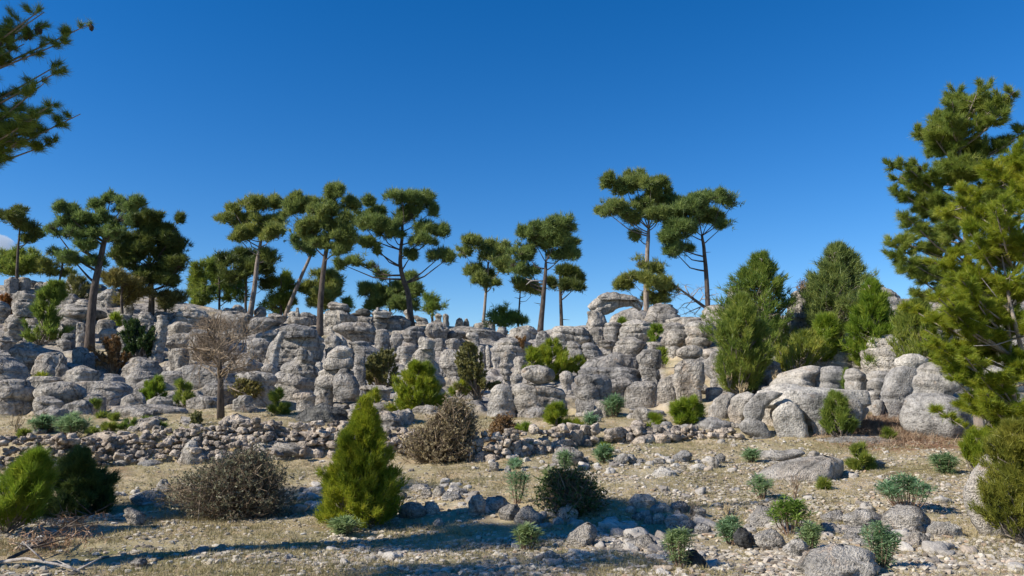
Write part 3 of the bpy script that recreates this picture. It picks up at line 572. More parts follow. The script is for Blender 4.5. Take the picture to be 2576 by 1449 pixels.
stack([('roof', [(672,1380,1750),(705,1345,2300),(740,1335,2520),(820,1310,2565),(930,1230,2575)], .18), ('left_buttress', [(770,1250,1560),(850,1150,1500),(920,1095,1400),(1000,1065,1318),(1080,1062,1312),(1150,1085,1290),(1210,1150,1260)], -.1),
       ('foot', [(1100,1080,1240),(1200,1000,1350),(1300,1050,1392),(1345,1180,1392)], -.15), ('centre_boulder', [(905,1520,1710),(1000,1450,1770),(1100,1420,1810),(1200,1450,1850),(1300,1490,1875),(1362,1500,1885)], -.1),
       ('right_wall', [(790,1720,2200),(900,1740,2210),(1000,1790,2200),(1100,1860,2200),(1200,1920,2200),(1315,1960,2190)], .0), ('end_block', [(850,2280,2500),(950,2360,2555),(1050,2420,2550),(1165,2440,2540)], .05), ('back_wall', [(860,1250,2560),(1100,1250,2500),(1320,1280,2440)], .9)], K6, 'broad hollow outcrop with a flat stone roof and dark cave slots', kd=.42)
stack([('cap', [(296,1060,1240),(350,975,1330),(430,960,1330),(485,990,1260)], .2), ('body', [(458,950,1170),(520,885,1200),(620,840,1180),(720,820,1150),(820,788,1112),(900,780,1092),(1015,810,1040)], 0)], K7, 'tall leaning slab rock left of the big smooth boulder', kd=.7)
rock([(398,1360,1450),(450,1280,1560),(530,1220,1650),(620,1180,1750),(700,1170,1850),(800,1170,1680)], K7, 'pale blocky rock above the big smooth boulder, under pine branches', depth=hit(*tr(K7, 1500, 1385))+.6, kd=.6, bury=.6)
rock([(790,1270,1550),(850,1180,1760),(920,1120,1860),(1050,1090,1960),(1200,1090,2010),(1300,1120,1980),(1385,1240,1880)], K7, 'big smooth grey boulder beside the bed of fallen brown needles', name='boulder', kd=.8, strata=.3)
for r in [[(515,640,840),(560,600,870),(605,600,860)], [(605,660,780),(650,600,810),(705,600,800)], [(768,560,760),(820,510,785),(885,570,780)], [(880,680,780),(950,640,795),(1015,650,800)], [(235,1150,1280),(270,1115,1310),(310,1120,1300)], [(124,1220,1340),(155,1190,1370),(200,1195,1360)],
          [(158,1600,1820),(210,1540,1870),(300,1560,1850)], [(420,1900,2300),(500,1850,2400),(620,1850,2450)], [(1000,2200,2450),(1100,2150,2576),(1290,2150,2576)], [(300,2050,2500),(420,2000,2620),(560,2000,2620)], [(760,1900,2500),(900,1880,2600),(1050,1880,2600)]]: rock(r, K7)
for r in [[(714,2188,2212),(745,2178,2262),(790,2165,2300),(870,2150,2320)], [(770,2240,2330),(820,2230,2390),(900,2220,2400)], [(722,1838,1866),(760,1828,1890),(810,1826,1900)], [(735,1990,2050),(780,1980,2070),(840,1980,2080)], [(830,2130,2200),(870,2110,2220),(920,2110,2220)], [(700,2380,2450),(760,2360,2500),(840,2340,2520)], [(760,2480,2560),(840,2450,2620),(930,2440,2640)],
          [(840,2200,2300),(880,2180,2340),(940,2180,2340)], [(768,1775,1830),(785,1768,1850),(815,1770,1860)], [(880,1790,1900),(920,1780,1960),(960,1790,1960)], [(905,2330,2420),(930,2310,2470),(960,2310,2480)]]: rock(r, K0)
# ---- terraces and foreground: single boulders
FG = [
 ('dark shaded hump of rock behind the stone wall', K0, [(1020,800,830),(1035,775,860),(1065,755,875)], 'rock_shaded'),
 ('flat pale rock shelf behind the wall right of the young pine', K0, [(1038,940,985),(1052,925,1000),(1075,925,1005)], 'rock'),
 ('big weathered boulder built into the left stretch of the wall', KA, [(415,1000,1150),(470,940,1230),(560,960,1290),(640,1050,1260)], 'rock_wall'),
 ('pale flat stone lying at the foot of the wall', KA, [(672,1200,1290),(690,1170,1305),(728,1175,1290)], 'stone'),
 ('low whitish slab half sunk at the foot of the wall', KA, [(668,1470,1600),(700,1410,1640),(735,1410,1650)], 'rock_near'),
 ('pyramid-shaped boulder leaning at the end of the left wall', KA, [(520,1900,1980),(580,1860,2030),(650,1820,2070),(715,1795,2060)], 'rock_near'),
 ('large boulder on top of the wall just right of the bare tree', KA, [(220,2360,2430),(270,2300,2480),(340,2260,2530),(400,2280,2520)], 'rock_wall'),
 ('long pitted boulder at the wall foot left of the cone-shaped young pine', KC_, [(486,300,640),(540,250,820),(610,360,860),(680,420,840)], 'rock_near'),
 ('small upright stone alone on the grass casting a short shadow', KB, [(780,1285,1330),(830,1275,1430),(900,1300,1450),(945,1310,1430)], 'rock_near'),
 ('blue-grey boulder in shade left of the grey thicket', KA, [(1000,1480,1590),(1060,1400,1640),(1140,1410,1620)], 'rock_near'),
 ('pinkish upright stone at the left edge of the grey thicket', KA, [(880,1640,1690),(940,1595,1720),(1010,1610,1720)], 'rock_near'),
 ('pale rough boulder right of the cone-shaped young pine, left of a pair', KD, [(715,1030,1140),(780,975,1190),(850,990,1190),(880,1050,1150)], 'rock_near'),
 ('whitish rough boulder right of the cone-shaped young pine, right of a pair', KD, [(708,1240,1320),(770,1195,1350),(840,1210,1350)], 'rock_near'),
 ('small pale stone at the shaded skirt of the cone-shaped young pine', KD, [(770,860,920),(810,840,935),(850,850,930)], 'rock_near'),
 ('round stone in shade behind the pair of rough boulders', KD, [(575,1210,1270),(615,1190,1282),(665,1200,1275)], 'rock_near'),
 ('angular stone under the dry grey sprigs', KD, [(545,1340,1390),(600,1305,1415),(665,1310,1410)], 'rock_near'),
 ('reddish-white stone under the dry grey sprigs', KD, [(600,1430,1530),(650,1410,1570),(700,1430,1560)], 'rock_near'),
 ('brown stone beside the dry grey sprigs', KD, [(565,1520,1600),(600,1500,1640),(650,1520,1640)], 'rock_near'),
 ('shaded stone left of the round one behind the young pine skirt', KD, [(600,940,1000),(640,925,1020),(685,935,1010)], 'rock_near'),
 ('shaded stone cluster member right behind the young pine', KD, [(520,1110,1240),(555,1080,1270),(600,1090,1260)], 'rock_near'),
 ('dark rounded boulder at the edge of the deep shadow', KD, [(650,1720,1780),(720,1680,1820),(860,1670,1800)], 'rock_near'),
 ('large blue-grey boulder inside the deep shadow', KD, [(665,1860,2020),(720,1800,2060),(800,1830,2040)], 'rock_near'),
 ('second blue-grey boulder inside the deep shadow, right of the largest', KD, [(725,2060,2140),(800,1985,2180),(900,2000,2170)], 'rock_near'),
 ('third blue-grey boulder in the shadow above the shaded spurge', KD, [(760,2210,2300),(840,2160,2370),(930,2160,2370)], 'rock_near'),
 ('round stone on the sunlit rim of the deep shadow', KD, [(870,1340,1390),(910,1315,1405),(960,1320,1400)], 'rock_near'),
 ('boulder with green spurge in front on the middle terrace', KE, [(558,800,920),(610,750,980),(680,740,1000),(750,820,960)], 'rock_near'),
 ('small white stone left of the spurge boulder on the terrace', KE, [(675,590,620),(690,580,630),(705,582,628)], 'stone'),
 ('light stone right of the spurge boulder', KE, [(655,980,1040),(690,965,1060),(725,970,1055)], 'rock_near'),
 ('tilted oblong stone on the middle terrace beside a dark gap', KE, [(625,1390,1460),(670,1350,1470),(745,1345,1430)], 'rock_near'),
 ('squat stone next to the tilted oblong stone', KE, [(622,1470,1530),(670,1470,1560),(725,1500,1560)], 'rock_near'),
 ('pale low stone third in the row on the middle terrace', KE, [(662,1580,1630),(690,1560,1650),(725,1570,1640)], 'rock_near'),
 ('flat stone fourth in the row on the middle terrace', KE, [(665,1740,1830),(700,1700,1840),(735,1710,1830)], 'rock_near'),
 ('thin slab stone fifth in the row on the middle terrace', KE, [(655,1850,1920),(675,1835,1935),(700,1840,1925)], 'rock_near'),
 ('big oval stone sixth in the row on the middle terrace', KE, [(590,2020,2090),(640,1955,2110),(700,1960,2080)], 'rock_near'),
 ('dark knobby stone at the end of the terrace row', KE, [(612,2390,2430),(650,2370,2455),(705,2375,2440)], 'rock_near'),
 ('crumbly stone beside the dark knobby one', KE, [(650,2330,2370),(700,2300,2390),(745,2310,2380)], 'rock_near'),
 ('whitish low stone left of the crumbly one', KE, [(715,2160,2240),(745,2120,2265),(775,2130,2250)], 'rock_near'),
 ('brownish hump of stone alone on the stony slope', KE, [(757,1810,1890),(800,1760,1930),(860,1740,1950)], 'rock_near'),
 ('pale stone right of the brownish hump', KE, [(775,1940,1990),(800,1925,2015),(825,1930,2010)], 'rock_near'),
 ('two-tone dark shaded boulder in the deep shadow at right', KE, [(1140,830,900),(1200,780,950),(1300,790,940)], 'rock_near'),
 ('largest boulder topping the small stone bank', KE, [(1035,1570,1680),(1090,1510,1715),(1180,1540,1690)], 'rock_near'),
 ('dark stone left under the bank boulder', KE, [(1150,1480,1540),(1190,1455,1555),(1245,1465,1540)], 'rock_near'),
 ('broad stone second on top of the small bank', KE, [(1120,1770,1850),(1160,1740,1895),(1225,1750,1890)], 'rock_near'),
 ('rounded stone with shaded belly on the small bank', KE, [(1092,1970,2030),(1140,1920,2060),(1205,1940,2050)], 'rock_near'),
 ('stone behind the dry sprigs on the small bank', KE, [(1150,2130,2190),(1190,2110,2240),(1260,2150,2250)], 'rock_near'),
 ('leftmost stone in the lower row of the small bank', KE, [(1215,1550,1620),(1250,1520,1650),(1305,1535,1640)], 'rock_near'),
 ('tan angular stone in the lower row of the small bank', KE, [(1240,1670,1720),(1280,1650,1735),(1330,1645,1730)], 'rock_near'),
 ('pale upright stone over a dark hole in the small bank', KE, [(1228,1760,1820),(1270,1740,1845),(1340,1745,1835)], 'rock_near'),
 ('wide grey stone in the middle of the lower bank row', KE, [(1255,1880,1960),(1310,1860,1980),(1380,1890,1970)], 'rock_near'),
 ('bulky pitted stone low in the small bank', KE, [(1290,2040,2130),(1340,2000,2160),(1405,2020,2150)], 'rock_near'),
 ('last stone at the right end of the small bank', KE, [(1330,2190,2260),(1370,2165,2290),(1430,2190,2290)], 'rock_near'),
 ('small round stone above the bulky pitted one in the bank', KE, [(1235,2160,2220),(1270,2130,2235),(1310,2140,2230)], 'rock_near'),
 ('smaller stone between the two upper bank stones', KE, [(1230,1990,2050),(1265,1975,2070),(1305,1985,2060)], 'rock_near'),
 ('tilted dark pitted boulder at the lower edge of the deep shadow', KF, [(930,520,590),(1000,430,620),(1080,365,610),(1170,410,560)], 'rock_near'),
 ('pale squarish stone behind the tilted dark boulder', KF, [(955,650,700),(990,630,740),(1035,670,730)], 'rock_near'),
 ('light boulder half lit at the end of a long tree shadow', KF, [(1198,140,200),(1240,100,250),(1305,110,250)], 'rock_near'),
 ('low stone left of the double grey hump in the foreground', KF, [(1110,820,890),(1150,780,920),(1200,790,915)], 'rock_near'),
 ('double grey hump boulder in the foreground', KF, [(1045,1080,1150),(1100,1000,1210),(1190,970,1240)], 'rock_near'),
 ('dark stone on the shoulder of the double grey hump', KF, [(1030,940,1000),(1070,910,1035),(1130,920,1030)], 'rock_near'),
 ('white-streaked triangular boulder left of the lime spurge', KF, [(758,2310,2380),(830,2260,2440),(900,2225,2470),(980,2230,2480)], 'rock_near'),
 ('whitish blocky boulder below the triangular one', KF, [(1000,2340,2430),(1060,2270,2490),(1130,2270,2510),(1185,2340,2500)], 'rock_near'),
 ('dark shaded boulder right of the grey-green spurge', KF, [(980,2090,2140),(1040,2040,2200),(1120,2060,2215),(1175,2110,2190)], 'rock_shaded'),
 ('dark shaded stone behind the foreground spurge', KF, [(1200,1600,1650),(1280,1540,1700),(1390,1560,1760)], 'rock_shaded'),
 ('crusty pale slab breaking through the terrace at right', KG, [(628,420,640),(665,240,710),(730,60,720),(800,-80,700),(880,-170,640)], 'rock_near'),
 ('low knobby rock ridge just above the crusty pale slab', KG, [(560,190,310),(590,60,345),(640,-60,260),(680,-100,120)], 'rock_near'),
 ('thin pale slab in the ground before the fallen needles', KG, [(415,640,1100),(450,450,1170),(510,420,1180)], 'rock_near'),
 ('small white-faced rock right of the green tuft on the terrace', KG, [(680,1020,1110),(710,990,1145),(755,1010,1130)], 'rock_near'),
 ('rough grey boulder right of the tangled red spurge', KH, [(800,600,700),(860,540,760),(930,560,740)], 'rock_near'),
 ('knobby pale boulder second from right in the foreground row', KH, [(790,850,1020),(850,780,1110),(930,800,1130),(1000,900,1080)], 'rock_near'),
 ('large smooth pale boulder in the foreground row', KH, [(766,1350,1460),(820,1200,1540),(900,1165,1560),(980,1180,1555),(1030,1280,1480)], 'rock_near'),
 ('low round boulder right of the large smooth one', KH, [(910,1680,1810),(960,1600,1880),(1050,1620,1890)], 'rock_near'),
 ('pale wedge stone in front of the large smooth boulder', KH, [(1010,1440,1540),(1060,1390,1580),(1130,1390,1570)], 'rock_near'),
 ('low brown-grey stone left of the wedge stone', KH, [(1005,1130,1280),(1050,1000,1350),(1110,1140,1340)], 'rock_near'),
 ('pale stone below the knobby boulder, behind the spurge', KH, [(950,830,920),(990,640,940),(1040,700,930)], 'rock_near'),
 ('flat oval stone between the tangled spurge and the foreground boulder', KH, [(1020,790,860),(1060,750,900),(1110,760,890)], 'rock_near'),
 ('rounded tan stone below the tangled spurge', KH, [(1090,220,320),(1160,160,370),(1250,180,350)], 'rock_near'),
 ('pale broken stone at the left of the tangled spurge', KH, [(1040,0,60),(1100,-40,100),(1180,-30,100)], 'rock_near'),
 ('biggest crusty white boulder at the bottom of the picture', KH, [(1130,680,850),(1200,430,980),(1300,350,1020),(1400,310,1030),(1480,330,1020)], 'rock_near'),
 ('white boulder shoulder behind the right-hand spurge', KH, [(1075,880,980),(1110,860,1000),(1160,870,990)], 'rock_near'),
 ('long pale rock face under the golden young pine at the right edge', KG, [(600,2150,2260),(750,2100,2380),(900,2010,2450),(1100,1990,2520),(1250,2040,2560),(1440,2150,2560)], 'rock_near'),
 ('small grey block on top of the long pale rock face', KG, [(520,2150,2240),(580,2060,2300),(660,2040,2300),(740,2050,2280)], 'rock_near'),
 ('low rounded stone beside the sprigs on the upper terrace', KF, [(190,2350,2540),(230,2320,2600),(280,2340,2560)], 'rock_near'),
 ('small stone by the two sprouts on the middle terrace left', KE, [(700,90,150),(740,80,160),(785,100,155)], 'rock_near'),
 ('brownish stone near the small sprout on the middle terrace', KE, [(740,240,270),(770,230,285),(790,235,280)], 'rock_near'),
 ('white bleached stone in shadow near the dark shrub', KE, [(1255,1260,1350),(1280,1240,1365),(1320,1245,1330)], 'stone'),
 ('dark loose stone on the grass lower left', KB, [(1275,1370,1460),(1310,1340,1475),(1350,1360,1460)], 'rock_near'),
 ('light half-buried rock under the dead brown branch', KB, [(1060,380,480),(1110,280,500),(1190,200,440)], 'rock_near'),
]
for lab, k, rows, mt in FG:
    kw = dict(strata=0, rough=1.15, kd=.8); yb_ = max(r[0] for r in rows); xm_ = sum(r[1]+r[2] for r in rows)/2/len(rows)
    if 'slab' not in lab and 'long pale rock face' not in lab and 'biggest' not in lab: rows = [(yb_+3/k[2]-(yb_-r[0])*1.14-3/k[2], xm_+(r[1]-xm_)*1.22, xm_+(r[2]-xm_)*1.22) for r in rows]
    if 'slab' in lab or 'long pale rock face' in lab: kw = dict(strata=0, rough=.5, kd=.9 if 'slab' in lab else .55)
    rock(rows, k, lab, name='boulder', mat=mt, cat='boulder', **kw)
#FILL
# ---- unit stones shared by the smaller repeats
def stone_data(name, seed, mat, sub=2, rough=1., flat=.7):
    import bmesh
    bm = bmesh.new(); bmesh.ops.create_icosphere(bm, subdivisions=sub, radius=1)
    P = np.array([v.co[:] for v in bm.verts]); o = seed*5.3
    rs = np.random.default_rng(seed); e = rs.uniform(2.6, 5.5); P = P/((np.abs(P)**e).sum(1)**(1/e))[:, None]*np.array((rs.uniform(.9, 1.2), rs.uniform(.75, 1), flat*rs.uniform(.85, 1.2)))
    P = P+.22*rough*np.stack([fbm(P*1.0+o+i*7, 2, seed+i) for i in range(3)], -1)+.08*rough*np.stack([fbm(P*3.2+o+i*7, 2, seed+9+i) for i in range(3)], -1)
    if sub > 3: P = P+.035*rough*np.stack([fbm(P*9+o+i*7, 2, seed+19+i) for i in range(3)], -1)
    for v, p in zip(bm.verts, P): v.co = p
    me = bpy.data.meshes.new(name); bm.to_mesh(me); bm.free(); me.polygons.foreach_set('use_smooth', [True]*len(me.polygons)); me.materials.append(M[mat]); return me
SLOPE = [stone_data('rock', 100+i, 'rock', 4, 1.15, .6) for i in range(10)]
WALLST = [stone_data('wall_stone', 200+i, 'rock_wall', 3, 1.5, .75) for i in range(10)]
LOOSE = [stone_data('loose_stone', 300+i, 'stone', 3, 1.5, .6) for i in range(10)]
def place(me, name, loc, size, rz, tilt=0., parent=None, sxyz=(1, 1, 1)):
    o = bpy.data.objects.new(name, me); sc.collection.objects.link(o); o.location = loc; o.scale = tuple(size*s for s in sxyz); o.rotation_euler = (tilt, tilt*.6, rz)
    if parent is not None: o.parent = parent; o.location = Vector(loc)-parent.location
    return o
n_ = 0
while n_ < 210:
    px = random.uniform(-20, 2600); py = random.uniform(735, 1090)
    if py < np.interp(px, [0, 300, 640, 900, 1288, 1450, 1650, 1900, 2200, 2576], [705, 718, 790, 785, 832, 832, 790, 800, 745, 740]): continue
    d = hit(px, py); spx = random.uniform(7, 26) if random.random() < .7 else random.uniform(20, 42); s = spx*d/FPX
    x = ray(px, py)[0]*d; z = float(h(x, d))
    o = place(random.choice(SLOPE), 'rock', (x, d+s*.4, z+.05*s), s, random.uniform(0, 6.28), random.uniform(-.2, .2), sxyz=(random.uniform(1, 1.5), .9, random.uniform(.6, 1.0)))
    auto.append((o, describe(px, py, spx*2.4, spx*1.4, 'loose rock'), px, 'rock')); tag(o, None, 'rock', 'loose rocks filling the gaps between the outcrops'); n_ += 1
# ---- dry-stone terrace walls
def wall(tops, label, nst, big):
    X0, X1 = tops[0][0], tops[-1][0]; pm = (X0+X1)/2
    topf = lambda p: np.interp(p, [q[0] for q in tops], [q[1] for q in tops]); basef = lambda p: np.interp(p, [q[0] for q in tops], [q[2] for q in tops])
    d0 = hit(pm, basef(pm)); root = empty('dry_stone_wall', at(pm, basef(pm), d0), label, 'stone wall', 'tumbled dry-stone terrace walls')
    cand = []
    p = X0
    rowh = 15
    for row in range(9):
        p = X0+random.uniform(0, 10)
        while p < X1:
            sz = (big[0]+(big[1]-big[0])*random.random()**1.8*1.25)*(1 if row > 0 else 1.2); y = basef(p)-row*rowh*.82-5+random.uniform(-4, 4)
            if y > topf(p)-4+7*float(fbm(np.array([[p/18., 0, 0]]), 2, 3)[0]) and random.random() > .08: cand.append((sz, p, y, row))
            p += sz*random.uniform(1.5, 2.0)
    cand.sort(reverse=True); rest = MB()
    for i, (sz, p, y, row) in enumerate(cand):
        d = hit(p, basef(p))+row*.06+random.uniform(-.12, .12)-(.25 if random.random() < .06 else 0); s = sz*d/FPX; loc = at(p, y, d)
        me = random.choice(WALLST); sx = (random.uniform(.95, 1.35), .9, random.uniform(.8, 1.05))
        if i < nst: place(me, 'stone', loc, s, random.uniform(0, 6.28), random.uniform(-.3, .3), root, sx)
        else:
            v = np.array([q.co[:] for q in me.vertices])*s*np.array(sx)+loc; f = np.array([q.vertices[:] for q in me.polygons]); rest.add(v, f)
    if rest.n: tag(rest.build('small_stones', 'rock_wall', root), kind='stuff')
wall([(-30,1105,1185),(120,1102,1180),(250,1100,1172),(330,1098,1168)], 'shaded left stretch of the tumbled dry-stone wall behind dark young pines', 100, (5, 11))
wall([(320,1095,1168),(400,1088,1164),(500,1075,1160),(600,1062,1150),(700,1058,1140)], 'tallest stretch of the dry-stone wall under the bare brown tree', 100, (5, 10.5))
wall([(600,1075,1150),(700,1062,1146),(800,1066,1148),(870,1070,1146)], 'stretch of dry-stone wall above the long pitted boulder', 70, (5.5, 12))
wall([(960,1075,1150),(1020,1080,1140),(1080,1085,1135)], 'short crumbling stretch of wall between young pine and brown thicket', 40, (5, 10))
wall([(1180,1095,1160),(1260,1090,1158),(1340,1086,1146),(1420,1080,1132)], 'shaded stretch of wall beside the dry brown bush', 70, (5.5, 12))
wall([(1400,1085,1130),(1480,1080,1122),(1600,1078,1114),(1700,1080,1108)], 'low wall of bigger stones in the middle right of the terrace', 60, (7, 16))
wall([(1690,1078,1106),(1780,1080,1103),(1860,1088,1102),(1880,1094,1102)], 'low right end of the terrace wall meeting the hollow outcrop', 40, (5, 9))
# ---- loose stones on the terraces
def scatter_spots(n, lo, hi, pyr=(1085, 1460), gexp=1.0):
    out = []
    while len(out) < n:
        px = rng.uniform(-120, 2700, 4000); py = rng.uniform(*pyr, 4000)
        u = (px-CX)/FPX; d = np.interp(py, [1090, 1108, 1134, 1170, 1275, 1310, 1380, 1467], [19, 18, 17.2, 15.5, 11.6, 10.8, 9, 7]); x = u*d
        z = h(x, d); qx, qy = proj(x, d, z); nn = fbm(np.stack([x, d, 0*x], -1)*.6, 2, 57)
        g = gravel_at(qx, qy, nn); keep = rng.uniform(size=4000) < (.10+.9*g**gexp)*np.clip(.6+1.3*fbm(np.stack([x, d, 0*x], -1)*1.6, 3, 97), .08, 1)
        out += list(zip(x[keep], d[keep], z[keep], g[keep]))
    return out[:n]
LF = [(900,1180,'the cone-shaped young pine'),(575,1215,'the grey leafless thicket'),(340,1300,'the lone upright stone'),(2110,1410,'the biggest white boulder'),(2280,1250,'the widest spurge'),(1990,1320,'the lime-green spurge'),(2040,1170,'the crusty pale slab'),(1680,1290,'the small stone bank'),(1470,1355,'the tilted dark boulder'),(1440,1240,'the dark leafless bush'),(1430,1150,'the terrace spurge boulder'),(1050,1285,'the pair of rough boulders'),(2160,1160,'the right terrace sapling'),(2240,1310,'the large smooth pale boulder'),(200,1230,'the dark young pine'),(1700,1170,'the brownish terrace hump'),(2377,1190,'the compact blue-green spurge'),(1712,1420,'the bottom spurge'),(110,1400,'the dead brown branch'),(1915,1230,'the lone upright spurge'),(2480,1300,'the long pale rock face')]
def loose_label(x, y, z, s):
    px, py = proj(x, y, z); b_ = min(LF, key=lambda q: math.hypot(q[0]-px, (q[1]-py)*1.3)); dx, dy = px-b_[0], py-b_[1]; ds = math.hypot(dx, dy)
    rel = ('right of' if dx > 0 else 'left of') if abs(dx) > 1.2*abs(dy) else ('below' if dy > 0 else 'above')
    return ('bigger ' if s > .07 else 'small ' if s < .05 else 'fist-sized ')+'pale loose stone '+('close ' if ds < 55 else '' if ds < 110 else 'well ')+rel+' '+b_[2]
BANKS = [((1090,1225),(1200,1262)), ((1200,1262),(1330,1300)), ((1330,1300),(1560,1345)), ((1560,1262),(1790,1335)), ((1860,1320),(2100,1350)), ((2100,1345),(2400,1375)), ((1420,1168),(1560,1172)), ((1620,1180),(1840,1150)), ((1210,1150),(1420,1185)), ((760,1240),(800,1262)), ((300,1262),(420,1250)), ((1520,1345),(1700,1395))]
sp = scatter_spots(110, 0, 0); LS = []
while len(sp) < 300:
    (x0, y0), (x1, y1) = random.choice(BANKS); t_ = random.random(); qx = x0+(x1-x0)*t_+random.gauss(0, 14); qy = y0+(y1-y0)*t_+random.gauss(0, 13); dd_ = hit(qx, qy)
    xx_ = ray(qx, qy)[0]*dd_; sp.append((xx_, dd_, float(h(xx_, dd_)), 2.))
for x, y, z, g in sp:
    s = random.uniform(.03, .065)*(1.0 if random.random() < .85 else 1.5)*(1.45 if g > 1.5 else 1)
    LS.append(place(random.choice(LOOSE), 'loose_stone', (x, y, z+s*.15), s, random.uniform(0, 6.28), random.uniform(-.3, .3)))
    auto.append((LS[-1], loose_label(x, y, z, s), proj(x, y, z)[0], 'stone')); tag(LS[-1], None, 'stone', 'loose stones strewn over the terraces')
ico = stone_data('tmp', 900, 'stone', 1, .8, .6); icos = []
for q in range(6):
    m_ = stone_data('tmp', 901+q, 'stone', 1, 1.4, .55); icos.append((np.array([v.co[:] for v in m_.vertices]), np.array([p.vertices[:] for p in m_.polygons])))
def gravel(name, n, smin, smax, gexp, label):
    spots = np.array(scatter_spots(n, 0, 0, (1088, 1500), gexp)); mb = MB()
    for q in range(6):
        S = spots[q::6]; v, f = icos[q]; k = len(S); s = (rng.uniform(0, 1, k)**3.0*(smax-smin)+smin); a = rng.uniform(0, 6.28, k); ca, sa = np.cos(a), np.sin(a)
        fl = rng.uniform(.7, 1.25, k); X = v[None, :, 0]*fl[:, None]; Y = v[None, :, 1]; Z = v[None, :, 2]*rng.uniform(.7, 1.1, k)[:, None]
        V = np.stack([(X*ca[:, None]-Y*sa[:, None])*s[:, None]+S[:, 0, None], (X*sa[:, None]+Y*ca[:, None])*s[:, None]+S[:, 1, None], Z*s[:, None]+S[:, 2, None]+s[:, None]*.18], -1)
        F = f[None]+(np.arange(k)*len(v))[:, None, None]; mb.add(V.reshape(-1, 3), F.reshape(-1, 3))
    tag(mb.build(name, 'pebble', loc=(0, 0, 0), smooth=False), label, 'gravel', kind='stuff')
gravel('gravel', 42000, .007, .042, .7, 'pale pebbles and broken stones strewn over the terraces')
# grass
sp = []
px = rng.uniform(-150, 2700, 150000); d = rng.uniform(7, 22, 150000)**1.0; x = (px-CX)/FPX*d; z = h(x, d); nn = fbm(np.stack([x, d, 0*x], -1)*.9, 3, 83)
keep = nn > rng.uniform(-.55, .75, 150000); x, d, z = x[keep], d[keep], z[keep]; mb = MB()
C = np.stack([x, d, z], -1); Dd = np.tile([0, 0, 1.], (len(C), 1)); needles(mb, C, Dd, 4, .06, .007, .75)
tag(mb.build('grass', 'grass', loc=(0, 0, 0)), 'short dry grass cropped close over the terraces', 'grass', kind='stuff')
#TREES
# ------------------------------------------------------------------ pines on the ridge
def pine(k, trunk, blobs, label, d=None, mat='pine', bark_='bark', r0=.2, dens=1., name='pine_tree', group=None, off=0., stubs=3, gap=.0):
    px, py = tr(k, *trunk[0]); d = d or hit(px, py); d += off
    P = np.array([at(*tr(k, *q), d) for q in trunk]); zg = float(h(P[0, 0], d)); P[0, 2] = min(P[0, 2], zg+.02)-.15
    root = empty(name, (P[0, 0], d, P[0, 2]+.1), label, 'tree', group); s_ = d/FPX
    # trunk
    t = np.linspace(0, len(P)-1, 22); TP = np.stack([np.interp(t, range(len(P)), P[:, i]) for i in range(3)], -1)
    kk = np.array([.25, .5, .25])
    for _ in range(3): TP[1:-1] = .25*TP[:-2]+.5*TP[1:-1]+.25*TP[2:]
    TP += .035*np.stack([fbm(TP*.9+i*11, 2, i) for i in range(3)], -1)*np.linspace(0, 1, 22)[:, None]
    rad = r0*np.linspace(1, .45, 22)*(1+.25*np.exp(-np.arange(22)/1.2)); mb = MB(); tube(mb, TP, rad, 10)
    for q in range(stubs):
        i = random.randint(5, 15); a = random.uniform(0, 6.28); l = random.uniform(.3, .7); dr = np.array((math.cos(a), math.sin(a)*.5, random.uniform(-.1, .3)))
        tube(mb, [TP[i], TP[i]+dr*l*.6, TP[i]+dr*l], [.03, .02, .008], 4)
    mb.build('trunk', bark_, root)
    # branches and crown
    lb = MB(); nd = MB(); ln = max(.008*d, .09); wd = .00105*d
    B = [(*tr(k, b[0], b[1]), b[2]*k[2], b[3]*k[2]) for b in blobs]; ttop = TP[-1]
    depthspan = max(b[2] for b in B)*s_
    for bi, (bx, by, rx, ry) in enumerate(B):
        c = at(bx, by, d); side = abs(c[0]-ttop[0])/(3*s_*60+1e-6); c[1] += random.uniform(-1, 1)*depthspan*1.1*max(.25, 1-side*.5)
        sx, sz = rx*s_*1.16, ry*s_*1.02; sy = sx*.9
        # limb
        j = int(np.argmin(np.linalg.norm(TP-(c-[0, 0, abs(c[0]-ttop[0])*.45+.5]), axis=1))); j = max(j, 9); a = TP[j]
        mid = (a+c)/2+[0, 0, -.12*np.linalg.norm(c-a)]+.12*rng.normal(size=3); L_ = [a, mid*.5+a*.5+[0, 0, -.03], mid, (mid+c)/2, c]
        tube(lb, L_, np.linspace(rad[j]*.45, .018*r0/.2, 5), 6)
        nsub = int(max(7, 16*min(1.6, rx*ry/800+.5)))
        for q in range(nsub):
            u = unit(1)[0]; rr_ = random.uniform(.3, 1.08); u = u*rr_; u[2] = u[2]*.9
            sc_ = c+u*[sx, sy, sz]; r_ = np.array((sx, sy, 0))*random.uniform(.26, .42); r_[2] = min(sz*.5, r_[0]*.62)
            tube(lb, [c, (c+sc_)/2+.05*rng.normal(size=3), sc_], [.03, .02, .009], 4, False)
            for _ in range(3):
                e_ = sc_+unit(1)[0]*r_*1.35+[0, 0, .1]; tube(lb, [sc_, (sc_+e_)/2+.04*rng.normal(size=3), e_], [.011, .008, .005], 3, False)
            apx = 3.14*(r_[0]/s_)*(r_[2]/s_); nt_ = int(dens*(18+apx/6.5))
            w_ = unit(nt_); w_[:, 2] = np.where(w_[:, 2] < -.3, -w_[:, 2], w_[:, 2]); rad_ = rng.uniform(.3, 1.0, (nt_, 1))+.35*rng.exponential(.35, (nt_, 1))
            Cc = sc_+w_*rad_*r_; Cc[:, 2] += .25*ln*rng.normal(size=nt_); kp = fbm(Cc*1.9, 2, 91) > .06-.42*rng.random(nt_); Cc = Cc[kp]; w_ = w_[kp]
            Dd = w_*.7+[0, 0, .45]; needles(nd, Cc, Dd, 8, ln*.95, wd*.8, .6)
    lb.build('branches', bark_, root); nd.build('crown', mat, root); return root
RG = 'tall pines standing along the ridge'
